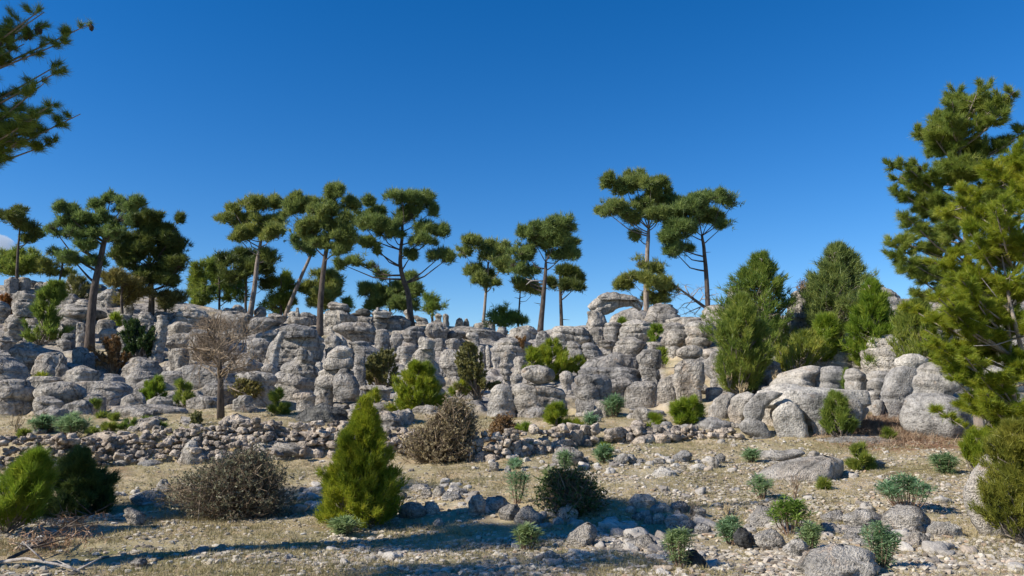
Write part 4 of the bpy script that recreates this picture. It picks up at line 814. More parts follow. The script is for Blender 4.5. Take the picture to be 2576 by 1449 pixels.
pine(KT, [(440,1315),(490,1050),(515,780),(540,640),(570,500)], [(260,290,50,45),(200,390,60,50),(330,400,90,70),(520,260,110,80),(680,220,80,55),(420,540,120,80),(600,420,130,90),(700,560,100,90),(600,740,80,60),(330,560,60,50)], 'slightly leaning ridge pine with pale lower trunk, leftmost of three tall neighbours', bark_='bark_pale', group=RG)
pine(KT, [(750,1312),(900,1010),(1030,720),(1050,650)], [(950,640,90,55),(1010,690,70,45),(900,600,60,40)], 'strongly leaning thin pine trunk passing behind the middle ridge pine', off=1.5, bark_='bark_pale', r0=.17, group=RG)
pine(KT, [(1112,1452),(1112,1200),(1140,900),(1170,680),(1200,520)], [(880,220,80,60),(820,320,90,70),(1000,250,120,80),(1250,170,105,70),(1390,240,80,65),(1150,330,140,80),(1000,480,150,90),(1250,450,150,90),(1350,580,120,90),(1060,600,110,70),(1290,690,90,50)], 'broad-crowned ridge pine with straight trunk in the middle of three tall neighbours', r0=.21, group=RG)
pine(KT, [(1985,1402),(1960,1200),(1950,1080),(1890,950),(1868,800),(1880,680),(1895,450)], [(1580,230,55,45),(1600,330,105,75),(1480,380,95,80),(1650,460,150,75),(1790,520,120,70),(1900,210,115,70),(2050,200,105,75),(2170,300,60,50),(1900,340,120,70),(2100,480,90,55),(2250,520,85,55),(2100,620,100,60),(2250,750,105,85),(2350,770,45,35),(1980,745,55,45),(1680,700,50,55),(1560,640,60,35),(1450,800,90,40),(1330,830,70,35),(1600,830,80,35)], 'crooked ridge pine with a kinked trunk and wide drooping crown', r0=.21, group=RG)
pine(KU, [(385,1228),(415,1100),(435,860),(440,760)], [(340,620,80,45),(440,640,80,40),(560,650,60,35),(260,700,60,45),(480,720,110,50),(320,820,60,45),(430,850,50,40),(560,800,75,55),(380,910,60,35),(480,930,70,35)], 'smallest slim pine of the middle group, standing alone at its left', r0=.14, group=RG, bark_='bark_pale', mat='pine')
pine(KU, [(845,1292),(870,1050),(885,850),(890,760)], [(900,470,90,45),(1000,500,95,55),(760,540,90,65),(900,600,140,80),(1070,600,75,80),(1040,700,95,55),(740,680,95,80),(700,820,85,65),(650,770,45,45),(780,830,60,50)], 'dense domed pine in the middle of the middle group with a broken white branch', r0=.19, group=RG)
pine(KU, [(665,1248),(685,1060),(690,980)], [(680,940,60,35),(760,960,60,45),(820,970,45,40)], 'thin young pine with a small tuft crown beneath the dense domed pine', r0=.09, off=1, group=RG, stubs=4)
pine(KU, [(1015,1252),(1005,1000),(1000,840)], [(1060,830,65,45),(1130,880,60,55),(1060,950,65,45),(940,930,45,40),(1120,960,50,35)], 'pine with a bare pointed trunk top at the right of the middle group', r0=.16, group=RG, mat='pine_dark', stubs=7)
pine(KU, [(1670,1125),(1672,950),(1685,600),(1690,500)], [(1590,80,70,40),(1400,150,80,38),(1520,175,110,60),(1700,160,95,70),(1760,240,90,70),(1340,330,55,50),(1450,370,105,55),(1560,420,80,42),(1850,280,110,60),(1680,320,90,50),(1780,420,100,50),(1620,545,45,40)], 'tallest ridge pine with straight pale trunk rising just right of the stone arch', bark_='bark_pale', r0=.24, group=RG)
pine(KU, [(2155,1112),(2145,900),(2125,640),(2110,550)], [(2120,230,85,50),(2240,280,80,50),(2340,310,55,45),(2050,330,110,60),(2200,400,110,60),(1900,400,120,60),(1950,500,120,55),(1850,580,90,50),(1960,640,85,50),(1870,680,60,35),(2260,490,55,40)], 'umbrella-crowned ridge pine with dark forked trunk at the right', r0=.21, group=RG)
pine(K1, [(910,1700),(930,1330),(960,1110),(1010,850),(1060,640),(1090,560)], [(660,330,70,55),(760,360,70,50),(920,270,80,55),(1060,200,80,50),(1200,260,110,70),(1350,290,110,60),(850,420,120,60),(680,500,110,60),(560,530,80,50),(1050,420,120,60),(1250,450,100,60),(780,590,110,55),(1000,560,100,50),(1180,560,90,50),(900,700,100,45),(760,830,120,35),(950,860,90,45)], 'big flat-crowned pine with a thick leaning trunk in the left foreground of the slope', r0=.24, mat='pine', group=RG)
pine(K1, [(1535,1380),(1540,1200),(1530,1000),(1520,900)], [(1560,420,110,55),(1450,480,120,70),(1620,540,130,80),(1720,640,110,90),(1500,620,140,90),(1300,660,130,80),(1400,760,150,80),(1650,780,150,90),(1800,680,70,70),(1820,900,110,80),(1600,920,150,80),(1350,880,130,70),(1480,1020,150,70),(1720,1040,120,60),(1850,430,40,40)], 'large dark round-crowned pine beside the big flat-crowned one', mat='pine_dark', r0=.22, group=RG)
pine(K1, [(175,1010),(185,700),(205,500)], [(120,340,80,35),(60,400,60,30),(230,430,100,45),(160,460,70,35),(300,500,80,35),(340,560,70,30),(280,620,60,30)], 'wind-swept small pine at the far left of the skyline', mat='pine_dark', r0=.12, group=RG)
pine(K1, [(595,1050),(640,850),(660,700)], [(600,780,60,35),(540,900,70,40),(680,830,70,40),(780,860,90,35),(500,970,80,35),(640,960,60,35)], 'thin sparse pine on the skyline behind the big flat-crowned pine', mat='pine', r0=.09, dens=.5, group=RG, off=2)
UG = 'lower bushy pines behind the ridge'
def under(k, blobs, label, d, mat='pine_dark', dens=1., foot=None):
    x = sum(b[0] for b in blobs)/len(blobs); y = max(b[1] for b in blobs); f = foot or (x, y+60)
    px, py = tr(k, *f); P0 = at(px, py, d); zg = float(h(P0[0], d))
    # trunk foot rests on the ground behind the ridge
    e = (zg-CAMZ)/d; gy = CY+FPX*math.tan(PITCH-math.atan(e)); fy = (gy-k[1])/k[2]
    pine(k, [(f[0], fy), (f[0], (fy+y)/2), (x, min(b[1] for b in blobs)+20)], blobs, label, d=d, mat=mat, dens=dens*.8, r0=.13, group=UG, name='bushy_pine', stubs=0)
under(K1, [(60,850,90,110),(180,800,80,90),(300,850,110,90),(120,930,120,70),(260,950,120,60)], 'mixed green bushy pine at the far left skyline', 60, 'bushpine')
under(K1, [(1250,1080,150,90),(1200,1200,90,70),(1350,1120,110,90),(1150,1050,60,60)], 'yellowish scrubby young pine at the foot of the dark round pine', 50, 'olive', .8)
under(K1, [(1700,1200,130,60),(1650,1290,90,50)], 'low green scrub right of the dark round pine trunk', 52, 'olive', .7)
under(K1, [(2000,950,70,90),(1960,1080,90,90),(2060,1200,90,80),(2030,1290,70,40)], 'pointed mid-green pine left of the leaning ridge pines', 61, 'bushpine')
under(K1, [(2200,900,110,80),(2250,1050,120,110),(2180,1180,100,80),(2350,1180,100,80),(2150,1000,80,80)], 'wide bright green bushy pine behind the left ridge trunks', 63, 'bushpine')
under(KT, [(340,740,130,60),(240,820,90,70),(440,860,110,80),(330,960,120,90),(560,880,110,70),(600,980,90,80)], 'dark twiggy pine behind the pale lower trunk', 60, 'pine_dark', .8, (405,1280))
under(KT, [(740,1000,80,60),(700,1120,100,90),(800,1120,80,90),(700,1230,110,60),(760,930,40,40)], 'mid-green bushy pine between the leaning trunks', 60, 'bushpine')
under(KT, [(1150,950,120,60),(1020,1050,95,70),(1220,1050,85,110),(1130,1120,110,70),(1100,1200,110,50)], 'compact dark pine ball behind the straight middle trunk', 61, 'pine')
under(KT, [(1360,1200,50,50),(1400,1240,40,40)], 'tiny pale pine peeping over the ridge right of the egg-shaped boulder', 62, 'bushpine', .6)
under(KT, [(1560,1050,80,35),(1700,940,60,40),(1950,930,70,35),(1650,1130,120,90),(1830,1100,130,120),(2000,1080,80,90),(1900,1230,120,60),(1620,1220,90,50)], 'broad bushy pine behind the crooked ridge pine', 60, 'pine')
under(KT, [(2170,1180,60,60),(2220,1240,90,60),(2150,1280,60,50)], 'small pale see-through pine right of the crooked ridge trunk', 57, 'bushpine', .5)
under(KU, [(540,1130,50,50),(590,1190,80,45),(480,1180,50,35),(520,1240,80,30),(700,1220,60,30)], 'sparse low pine bush between the slim ridge trunks', 54, 'bushpine', .45)
under(KU, [(1620,790,50,45),(1750,800,85,50),(1560,880,85,50),(1700,930,110,60),(1820,960,85,50),(1500,930,60,35),(1760,1040,80,45)], 'lower dark pine seen behind the pale trunk near the arch', 58, 'pine')
#BUSH
def rows_env(k, rows):
    rw = sorted([(tr(k, a, y)[1], tr(k, a, y)[0], tr(k, b, y)[0]) for y, a, b in rows]); return np.array(rw)
def bush(k, rows, label, mat='bright', d=None, off=0., dens=1., kind='pine', name='young_pine', cat='young pine', group=None, branch='branch', nb=None, lnk=1., up=.55, thick=.9, lobe=.45):
    rw = rows_env(k, rows); yb = rw[-1, 0]; yt = rw[0, 0]; pc = (rw[-1, 1]+rw[-1, 2])/2; d = (d or hit(pc, yb))+off; s_ = d/FPX
    hgt = (yb-yt)*s_; c0 = at(pc, yb, d); c0[2] = min(c0[2], float(h(c0[0], d))+.02) if d > 22 else float(h(c0[0], d))
    z0 = at(pc, yb, d)[2]; ztop = at(pc, yt, d)[2]
    root = empty(name, tuple(c0), label, cat, group)
    tm = MB(); nd = MB(); wv = rw[:, 2]-rw[:, 1]; area = float((((wv[1:]+wv[:-1])/2)*np.diff(rw[:, 0])).sum()); ln = (.0095*d+.03)*lnk; wd = .00095*d
    tpx = (rw[0, 1]+rw[0, 2])/2; top = at(tpx, yt, d); axis = lambda t: c0+(top-c0)*np.array(t)
    nt_ = int(dens*area/7.5); nb = nb or int(np.clip(area/110, 14, 260))
    if kind == 'pine': tube(tm, [axis(0)-[0, 0, .1], axis(.4)+.01*rng.normal(size=3), axis(.95)], [max(.02*hgt, .012), .014*hgt, .004], 7)
    per = max(4, nt_//nb); Cs = []; Ds = []
    for i in range(nb):
        t = random.random()**(.9 if kind == 'pine' else .7); py = yb-(yb-yt)*(.04+.96*t)
        xl = np.interp(py, rw[:, 0], rw[:, 1]); xr = np.interp(py, rw[:, 0], rw[:, 2]); cx = (xl+xr)/2; a = random.uniform(0, 6.28); lb = float(fbm(np.array([[math.cos(a)*1.3+pc, math.sin(a)*1.3, t*3.5]]), 2, 5)[0]); hw = max((xr-xl)/2, 2)*random.uniform(.62, 1.14)*(1+lobe*lb); tip = at(cx+hw*math.cos(a), py, d); tip[1] += math.sin(a)*hw*s_*thick
        if kind == 'pine': st = axis(max(0, t-.22*hw*2*s_/max(hgt, .1)-.04)); st[0] = st[0]*.6+.4*at(cx, py, d)[0]
        else: st = c0+[random.uniform(-.25, .25)*hw*s_, random.uniform(-.2, .2)*hw*s_, 0]
        vec = tip-st; mid = st+vec*.5+[0, 0, -.08*np.linalg.norm(vec) if kind == 'pine' else .12*np.linalg.norm(vec)]+.04*hgt*rng.normal(size=3)
        tube(tm, [st, mid, tip], [max(.007*hgt, .0006*d), .0008*d, .0003*d], 4, False)
        u = rng.uniform(.3, 1.04, per)**.5; Pq = (1-u)[:, None]**2*st+2*(u*(1-u))[:, None]*mid+(u**2)[:, None]*tip
        Pq += rng.normal(size=(per, 3))*(.010*hgt+.045*hw*s_)*(1.3-u*.7)[:, None]; dirn = vec/np.linalg.norm(vec)
        Cs.append(Pq); Ds.append(np.tile(dirn*.75+[0, 0, up], (per, 1)))
    C = np.concatenate(Cs); Dd = np.concatenate(Ds); g = h(C[:, 0], C[:, 1]); C[:, 2] = np.maximum(C[:, 2], g+.02)
    needles(nd, C, Dd, 11 if kind == 'pine' else 7, ln if kind == 'pine' else ln*.5, wd*(1 if kind == 'pine' else 1.9), .55 if kind == 'pine' else .9)
    tm.build('trunk' if kind == 'pine' else 'branches', branch, root); nd.build('foliage', mat, root); return root
# right-hand bushy pines in front of the rocks
BG = 'bushy pines on the right of the slope'
bush(K0, [(645,1905,1925),(690,1865,1960),(740,1835,1990),(800,1800,2010),(860,1795,2020),(900,1830,2020)], 'tall open bushy pine with several pointed tips right of the arch', 'bushpine', d=33, dens=.42, group=BG, thick=.8)
bush(K0, [(750,1862,1872),(800,1830,1905),(860,1800,1930),(910,1795,1940),(972,1815,1920)], 'dense green pine bush standing before the tall open one', 'bushpine', group=BG, d=25.5, dens=.85)
bush(K0, [(622,2098,2112),(660,2070,2150),(720,2030,2180),(780,2020,2185),(840,2040,2170),(900,2060,2150)], 'conical dark green pine reaching highest right of the arch', 'pine', d=33, group=BG, dens=.85)
bush(K0, [(715,2190,2200),(760,2165,2225),(820,2135,2255),(880,2135,2280),(925,2160,2255)], 'bright yellow-green young pine on top of the right outcrops', 'bright', d=27, group=BG)
bush(K0, [(800,2065,2085),(840,2045,2110),(890,2000,2110),(905,1990,2080)], 'small bright young pine between the two bigger bushy pines', 'bright', d=28, group=BG)
bush(K0, [(840,2010,2040),(880,1960,2070),(920,1930,2050)], 'low twiggy pine undergrowth right of the dense pine bush', 'bushpine', d=27, group=BG, dens=.5)
bush(K0, [(760,2280,2320),(820,2250,2360),(880,2240,2400),(940,2290,2420)], 'feathery grey-green young pine left of the right-hand pine crown', 'bushpine', d=22, group=BG, dens=.6)
# shrubs
SG = 'shrubs scattered between the rocks'
def S(rows, label, mat='bright', k=K0, **kw):
    kw.setdefault('name', 'pine_shrub'); kw.setdefault('cat', 'shrub'); kw.setdefault('group', SG); kw.setdefault('lnk', .8)
    return bush(k, rows, label, mat, **kw)
young = bush(K0, [(1010,918,926),(1040,905,935),(1075,880,952),(1110,860,965),(1140,855,968),(1170,833,975),(1210,812,986),(1250,797,995),(1285,802,992),(1312,828,970)], 'bright green cone-shaped young pine in the centre foreground', 'bright', d=10.6, dens=1.7, thick=1., lnk=.8, up=.5, nb=320, group=None, lobe=.28)
S([(915,1040,1075),(945,1015,1095),(985,1000,1110),(1030,1003,1105)], 'bright green pine shrub in front of the pointed chimney rock', k=K0, dens=1.3, mat='bright')
S([(878,960,985),(905,925,1005),(940,915,1010),(968,925,1000)], 'olive shrub left of the pointed chimney rock', 'olive', kind='leaf', branch='twig', name='shrub', dens=1.5)
S([(862,1170,1190),(890,1150,1205),(930,1145,1215),(965,1150,1250),(988,1165,1240)], 'tall dark olive shrub growing over the round boulder', 'olive', kind='leaf', branch='twig', name='shrub', dens=1.4, off=-.6)
S([(960,1140,1170),(975,1133,1180),(990,1135,1175)], 'small yellow-green shrub at the foot of the tall dark olive one', 'bright')
S([(862,1385,1400),(885,1350,1425),(915,1330,1432),(950,1345,1425)], 'bright yellow-green pine shrub just above the balanced boulder', off=.9, dens=1.3)
S([(880,1340,1350),(910,1325,1360),(960,1305,1345)], 'feathery green shrub behind the balanced boulder', 'bright', off=.5)
S([(902,1452,1462),(920,1445,1475),(935,1448,1470)], 'tiny green tuft right of the yellow-green shrub', 'bright')
S([(848,1300,1320),(865,1290,1340),(892,1295,1345)], 'rust-brown dry shrub on the slope left of the yellow-green pine shrub', 'dry', kind='leaf', branch='twig_brown', name='dry_shrub', dens=1.3)
S([(825,1640,1660),(840,1632,1668),(860,1632,1665)], 'round bright pine tuft wedged between boulders near the arch', dens=1.5)
S([(806,1564,1570),(822,1558,1570),(842,1554,1564)], 'thin green tuft in a crack under the arch', 'bright', dens=.8)
S([(885,1662,1672),(905,1655,1685),(912,1655,1680)], 'small green tuft left of the mushroom rock', 'bright')
S([(803,330,345),(825,305,380),(860,302,392),(893,320,385)], 'dense dark evergreen shrub near the big left pine', 'deep', kind='leaf', name='shrub', dens=1.8)
S([(845,270,300),(880,235,325),(925,245,330)], 'ochre twiggy shrub right of the big left pine trunk', 'dry', kind='leaf', branch='twig_brown', name='dry_shrub', dens=.9)
S([(715,130,150),(750,100,160),(790,75,150),(830,65,165),(855,55,140)], 'soft green young pine between the rocks at far left', 'bushpine', dens=1.1)
S([(700,180,200),(720,150,230),(745,160,235)], 'thin green pine scrub below the skyline at left', 'olive', dens=.7)
S([(742,5,20),(765,-10,35),(790,-10,32)], 'rust-orange leafy shrub at the left edge', 'rust', kind='leaf', name='shrub', dens=1.5)
S([(790,287,298),(800,278,305),(818,280,302)], 'small green tuft on the ledge left of the dark evergreen shrub', 'bright')
S([(955,390,400),(975,365,412),(1008,362,410)], 'yellow-green pine shrub on the low rocks at left', dens=1.3)
S([(965,450,470),(985,435,485),(1018,440,480)], 'dull green shrub left of the bare tree trunk', 'bushpine', dens=1.2)
S([(988,690,705),(1010,678,718),(1045,680,730)], 'green shrub with brown base right of the bare tree', 'bushpine', dens=1.3)
S([(945,95,110),(958,88,118),(965,90,116)], 'small light green tuft on the big left block', 'bright')
S([(985,940,950),(1000,925,960),(1010,925,958)], 'small green tuft behind the tip of the cone-shaped young pine', 'bright')
S([(1020,1395,1410),(1040,1372,1425),(1080,1370,1432)], 'round green pine shrub behind the low wall', dens=1.4)
S([(1062,1446,1462),(1072,1442,1470),(1082,1445,1470)], 'little round green cushion right of the round pine shrub', dens=1.3)
S([(1068,1310,1325),(1080,1300,1335),(1086,1305,1335)], 'low green cushion right of the dry brown bush', dens=1.2)
S([(1005,1720,1745),(1025,1692,1770),(1050,1685,1778),(1070,1700,1765)], 'wide bright pine shrub on the bare slope left of the hollow outcrop', dens=1.4)
S([(1050,1640,1655),(1065,1630,1662),(1078,1632,1660)], 'small pine tuft by the right end of the wall stones', dens=1.2)
S([(992,2095,2110),(1020,2080,2128),(1055,2078,2148),(1078,2090,2145)], 'dense olive-green pine shrub against the hollow outcrop wall', 'bushpine', dens=1.6, d=17.9)
S([(935,2130,2142),(955,2120,2150),(975,2118,2150)], 'small green shrub on the ledge above the hollow outcrop', 'bushpine', dens=1.2)
S([(880,1720,1740),(910,1710,1745),(925,1712,1742)], 'sparse scrub on the red soil left of the mushroom rock', 'olive', dens=.5, kind='leaf', name='shrub')
S([(1122,2155,2172),(1145,2135,2185),(1182,2142,2190)], 'small pine sapling with brown lower needles on the right terrace', 'bushpine', dens=1.5, name='pine_sapling')
S([(1210,2070,2080),(1220,2060,2090),(1232,2062,2086)], 'tiny pine seedling on the stony right terrace', 'bushpine', dens=1.5, name='pine_sapling')
S([(1085,2228,2236),(1097,2222,2245),(1112,2225,2246)], 'tiny pine seedling before the fallen needles', 'bushpine', dens=1.5, name='pine_sapling')
S([(1090,2455,2475),(1110,2425,2490),(1148,2418,2480)], 'yellow-green pine sapling left of the golden young pine', 'bright', dens=1.2, name='pine_sapling', d=13)
S([(1068,2530,2570),(1110,2500,2640),(1180,2492,2660),(1250,2492,2670),(1308,2510,2650)], 'golden-green young pine at the right edge of the foreground', 'gold', dens=1.2, name='young_pine', d=9.2, cat='young pine')
S([(1125,1515,1528),(1140,1505,1540),(1152,1505,1538)], 'small yellow-green seedling above the middle terrace spurge', 'bright', name='pine_sapling')
S([(1150,85,100),(1200,20,125),(1260,-40,118),(1310,-60,85)], 'light green feathery pine boughs at the lower left edge', 'bright', d=9.8, dens=.9, name='young_pine', cat='young pine', lnk=1.2)
S([(1140,195,215),(1175,150,245),(1220,120,280),(1270,105,300),(1300,130,290)], 'dark shaded young pine left of the lone upright stone', 'pine_dark', d=11.6, dens=1.4, name='young_pine', cat='young pine')
for i, (px, py, wd_, hg) in enumerate([(275,1086,42,18),(325,1082,46,22),(232,1092,24,14),(370,1066,22,12),(60,1100,30,14),(255,1052,30,10),(285,1056,28,11),(400,1076,36,10),(240,1020,22,12)]):
    S([(py-hg,px-wd_*.25,px+wd_*.25),(py-hg*.4,px-wd_/2,px+wd_/2),(py,px-wd_*.4,px+wd_*.4)], ['rounded green cushion plant second from right before the left wall', 'widest green cushion plant before the left wall', 'small green cushion plant left of the widest two', 'little green cushion far right on the left terrace', 'green cushion plant near the left edge of the terrace', 'thin green cushion in the back row of the left terrace', 'green cushion in the back row, right of the thin one', 'flat green cushion below the low outcrop', 'small green tuft against the low rocks at left'][i], 'bushpine', name='cushion_plant', dens=1.6, group='green cushion plants on the left terrace', lnk=.6)
# ------------------------------------------------------------------ bare thickets, trees
def twigs(k, rows, label, n, mat='twig', name='bare_thicket', cat='thicket', d=None, leafm=None, leafn=0, wander=.16, group=None, rw_=1., thick=.8, zlo=0.):
    rw = rows_env(k, rows); yb = rw[-1, 0]; yt = rw[0, 0]; pc = (rw[-1, 1]+rw[-1, 2])/2; d = d or hit(pc, yb); s_ = d/FPX
    c0 = at(pc, yb, d); c0[2] = float(h(c0[0], c0[1])) if d < 22 else c0[2]; root = empty(name, tuple(c0), label, cat, group); mb = MB(); tips = []
    for i in range(n):
        py = yb-(yb-yt)*random.uniform(zlo, 1)**.8; xl = np.interp(py, rw[:, 0], rw[:, 1]); xr = np.interp(py, rw[:, 0], rw[:, 2]); cx, hw = (xl+xr)/2, (xr-xl)/2
        a = random.uniform(0, 6.28); q = math.sqrt(random.random())*(1+.35*float(fbm(np.array([[math.cos(a)*1.5+pc, math.sin(a)*1.5, (yb-py)/25.]]), 2, 5)[0])); tip = at(cx+hw*q*math.cos(a), py, d); tip[1] += math.sin(a)*q*hw*s_*thick
        # twig starts part way from the base toward the tip
        u0 = random.uniform(.45, .9) if i > n*.08 else 0; st = c0+[random.uniform(-.5, .5)*hw*s_*(.5), random.uniform(-.2, .2)*hw*s_, .0]; st = st+(tip-st)*u0
        L_ = np.linalg.norm(tip-st); p1 = st+(tip-st)*.35+wander*L_*rng.normal(size=3); p2 = st+(tip-st)*.7+wander*L_*rng.normal(size=3); tp = tip+wander*L_*rng.normal(size=3)
        r_ = (.00055 if u0 else .0013)*d*rw_; tube(mb, [st, p1, p2, tp], [r_, r_*.8, r_*.55, r_*.25], 3, False); tips.append(tp); tips.append(p2)
    mb.build('branches', mat, root)
    if leafm:
        T = np.array(tips); C = T[rng.integers(0, len(T), leafn)]+.03*rng.normal(size=(leafn, 3)); nd = MB(); needles(nd, C, np.tile([0, 0, .3], (leafn, 1)), 4, .0036*d, .0018*d, 1.); nd.build('leaves', leafm, root)
    return root
twigs(K0, [(1140,595,660),(1165,540,690),(1200,450,715),(1240,412,745),(1275,425,760),(1292,470,750)], 'large grey tangled leafless thicket left of the cone-shaped young pine', 2900, 'twig', leafm='drab', leafn=3600, d=11.3, rw_=.85, wander=.2)
twigs(K0, [(1018,1130,1165),(1045,1095,1185),(1080,1045,1196),(1120,1015,1203),(1158,1000,1203)], 'brown-green tangled thicket in the middle of the wall', 2800, 'twig', leafm='drab', leafn=4200)
twigs(K0, [(1048,1250,1280),(1075,1232,1298),(1105,1230,1300),(1135,1240,1300)], 'dry reddish-brown bush leaning on the shaded wall', 900, 'twig_brown', leafm='dry', leafn=1500)
twigs(K0, [(1180,1400,1450),(1205,1365,1500),(1235,1345,1530),(1262,1340,1535),(1296,1370,1520)], 'dark leafless bush in the deep shadow of the foreground', 1000, 'twig', leafm='deep', leafn=2200, d=11.1)
twigs(K0, [(835,490,560),(870,465,580),(905,480,560)], 'pale tangle of twigs over the rocks left of the bare tree', 500, 'twig', d=34)
twigs(K0, [(795,500,560),(815,470,600),(835,480,600)], 'thin brown twigs on the ledge above the bare tree', 350, 'twig', d=42)
twigs(K0, [(955,600,640),(975,590,665),(1000,600,660)], 'dull green leafy scrub right of the bare tree crown', 350, 'twig', leafm='olive', leafn=900)
twigs(K0, [(1040,490,500),(1055,478,506),(1072,482,502)], 'grey-green broom tuft left of the bare tree trunk', 240, 'straw', leafm='olive', leafn=300, name='grass_tuft', cat='grass tuft')
twigs(K0, [(700,2010,2040),(730,1995,2060),(760,2000,2060)], 'reddish leafless twigs against the sky between bushy pines', 260, 'twig_brown', d=36)
SP = 'dry grass tufts and sprigs'
for px, py, hg, wd_, lab, mt in [(1120,1212,40,50,'dry grey sprigs growing out of the stone cluster', 'straw'), (1745,1300,42,34,'dark dry sprigs behind the small stone bank', 'twig'), (1865,1005,45,34,'straw-coloured grass tuft on the ledge below the dense pine bush', 'straw'), (1835,975,40,26,'pale hanging dry grass under the dense pine bush', 'straw'), (1950,965,36,26,'dry stalks left of the long layered dome rock', 'straw'), (2160,970,26,24,'brown dry tuft beside the ledge shrub', 'straw'), (40,1085,50,50,'dry reddish-grey stalks by the left wall', 'straw'), (1815,1075,24,24,'dry stalks hanging on the low dome rock', 'straw'), (2000,1250,60,30,'tall reddish dry stalks above the tangled spurge', 'twig_brown'), (1760,995,28,22,'thin brown shrub between rocks left of the dense pine bush','twig'), (105,1058,30,40,'grey dead stalks at the shaded left edge of the terrace','twig'),(1830,1290,26,30,'fine straw stalks beside the small stone bank','straw')]:
    twigs(K0, [(py-hg,px-wd_*.5,px+wd_*.5),(py-hg*.5,px-wd_*.35,px+wd_*.35),(py,px-wd_*.12,px+wd_*.12)], lab, 60, mt, 'dry_grass_tuft', 'dry tuft', wander=.06, group=SP, rw_=.8)
# bare tree
def bare_tree(k, base, top, crown, label, d=None, mat='twig', r0=.09, name='bare_tree', levels=5, lean=0., seed=3):
    px, py = tr(k, *base); d = d or hit(px, py); s_ = d/FPX; P0 = at(px, py, d); P0[2] = float(h(P0[0], d))-.05; P1 = at(*tr(k, *top), d)
    root = empty(name, tuple(P0), label, 'tree'); tm = MB(); bmh = MB(); rs = random.Random(seed)
    tube(tm, [P0, P0*.5+P1*.5+[.03, 0, 0], P1], [r0*1.15, r0*.8, r0*.35], 9); tm.build('trunk', 'bark' if mat == 'twig' else mat, root)
    cx, cy, rx, ry = crown; cc = at(*tr(k, cx, cy), d); ex = np.array((rx*k[2]*s_, rx*k[2]*s_*.8, ry*k[2]*s_))
    def grow(p, dr, l, r, lv):
        if lv == 0: return
        n = 4; pts = [p]; q = p.copy(); dd = dr.copy()
        for i in range(n):
            dd = dd+np.array([rs.gauss(0, .17), rs.gauss(0, .17), rs.gauss(.02, .13)]); dd /= np.linalg.norm(dd); q = q+dd*l/n; pts.append(q)
        o = (q-cc)/ex
        if np.linalg.norm(o) > 1.15: return tube(bmh, pts, np.linspace(r, r*.3, n+1), 3, False)
        tube(bmh, pts, np.linspace(r, r*.55, n+1), 5 if lv > 3 else 3, False)
        for i in range(rs.choice([2, 3, 3, 4]) if lv > 1 else 0):
            t = rs.randint(1, n); nd_ = dd+np.array([rs.gauss(0, .75), rs.gauss(0, .6), rs.gauss(.1, .5)]); nd_ /= np.linalg.norm(nd_); grow(pts[t], nd_, l*rs.uniform(.55, .8), r*.55, lv-1)
    for i in range(20):
        a = rs.uniform(0, 6.28); t = rs.uniform(.42, 1.0); st = P0+(P1-P0)*t; dr = np.array([math.cos(a), .7*math.sin(a), rs.uniform(-.1, .9)]); dr /= np.linalg.norm(dr); grow(st, dr, ex[0]*rs.uniform(.45, .8), r0*.30, levels)
    grow(P1, np.array([.05, 0, 1.]), ex[2]*.7, r0*.3, levels)
    bmh.build('branches', mat, root); return root
bare_tree(K0, (556,1056), (548,850), (553,905,128,112), 'leafless brown tree with a dense twiggy crown above the wall', r0=.085, levels=5)
# fallen dead tree on the ridge
d = hit(1742, 778); ro = empty('dead_tree', tuple(at(1770, 778, d)), 'fallen dead tree with bleached branches leaning on the ridge beside the forked trunk', 'dead tree'); mb = MB()
pt = lambda x, y: at(1277.8+.1984*x, 702.8+.1984*y, d)
tube(mb, [pt(2520,370), pt(2380,270), pt(2230,160), pt(2080,45)], [.13, .11, .08, .03], 7); mb.build('trunk', 'bark', ro); mb = MB()
for L_ in [[(2440,350),(2300,410),(2200,450)], [(2400,280),(2250,300),(2150,390)], [(2300,210),(2180,180),(2090,230)], [(2330,230),(2420,120),(2540,60)], [(2260,170),(2180,110),(2110,110)], [(2420,300),(2470,200),(2440,120)], [(2350,250),(2270,350),(2340,440)], [(2500,250),(2560,200),(2650,190)], [(2310,210),(2240,90),(2300,40)], [(2380,270),(2330,180),(2400,110)], [(2460,330),(2400,420),(2330,460)], [(2200,130),(2120,190),(2080,260)], [(2450,250),(2540,240),(2620,260)]]:
    Q = [pt(*q) for q in L_]; Q[1][1] += random.uniform(-.5, .5); Q[2][1] += random.uniform(-1, 1); tube(mb, Q, [.045, .03, .01], 4)
    for _ in range(7):
        a = Q[1]+(Q[2]-Q[1])*random.random(); v = rng.normal(size=3)*.35; tube(mb, [a, a+v*.5, a+v+.08*rng.normal(size=3)], [.014, .01, .005], 3)
mb.build('branches', 'deadwood', ro)
# broken white branch of the domed pine and its stub are modelled as one snag on that tree
for o in sc.objects:
    if o.get('label', '').startswith('dense domed pine'):
        dd_ = o.location.y-.6; mb = MB(); pt = lambda x, y: at(1086.1+.3224*x, 415.3+.3224*y, dd_)
        tube(mb, [pt(865,905), pt(800,900), pt(770,905), pt(735,935)], [.05, .045, .04, .015], 5); tube(mb, [pt(800,900), pt(760,895), pt(735,885)], [.035, .03, .01], 5); mb.build('broken_branch', 'deadwood', o)
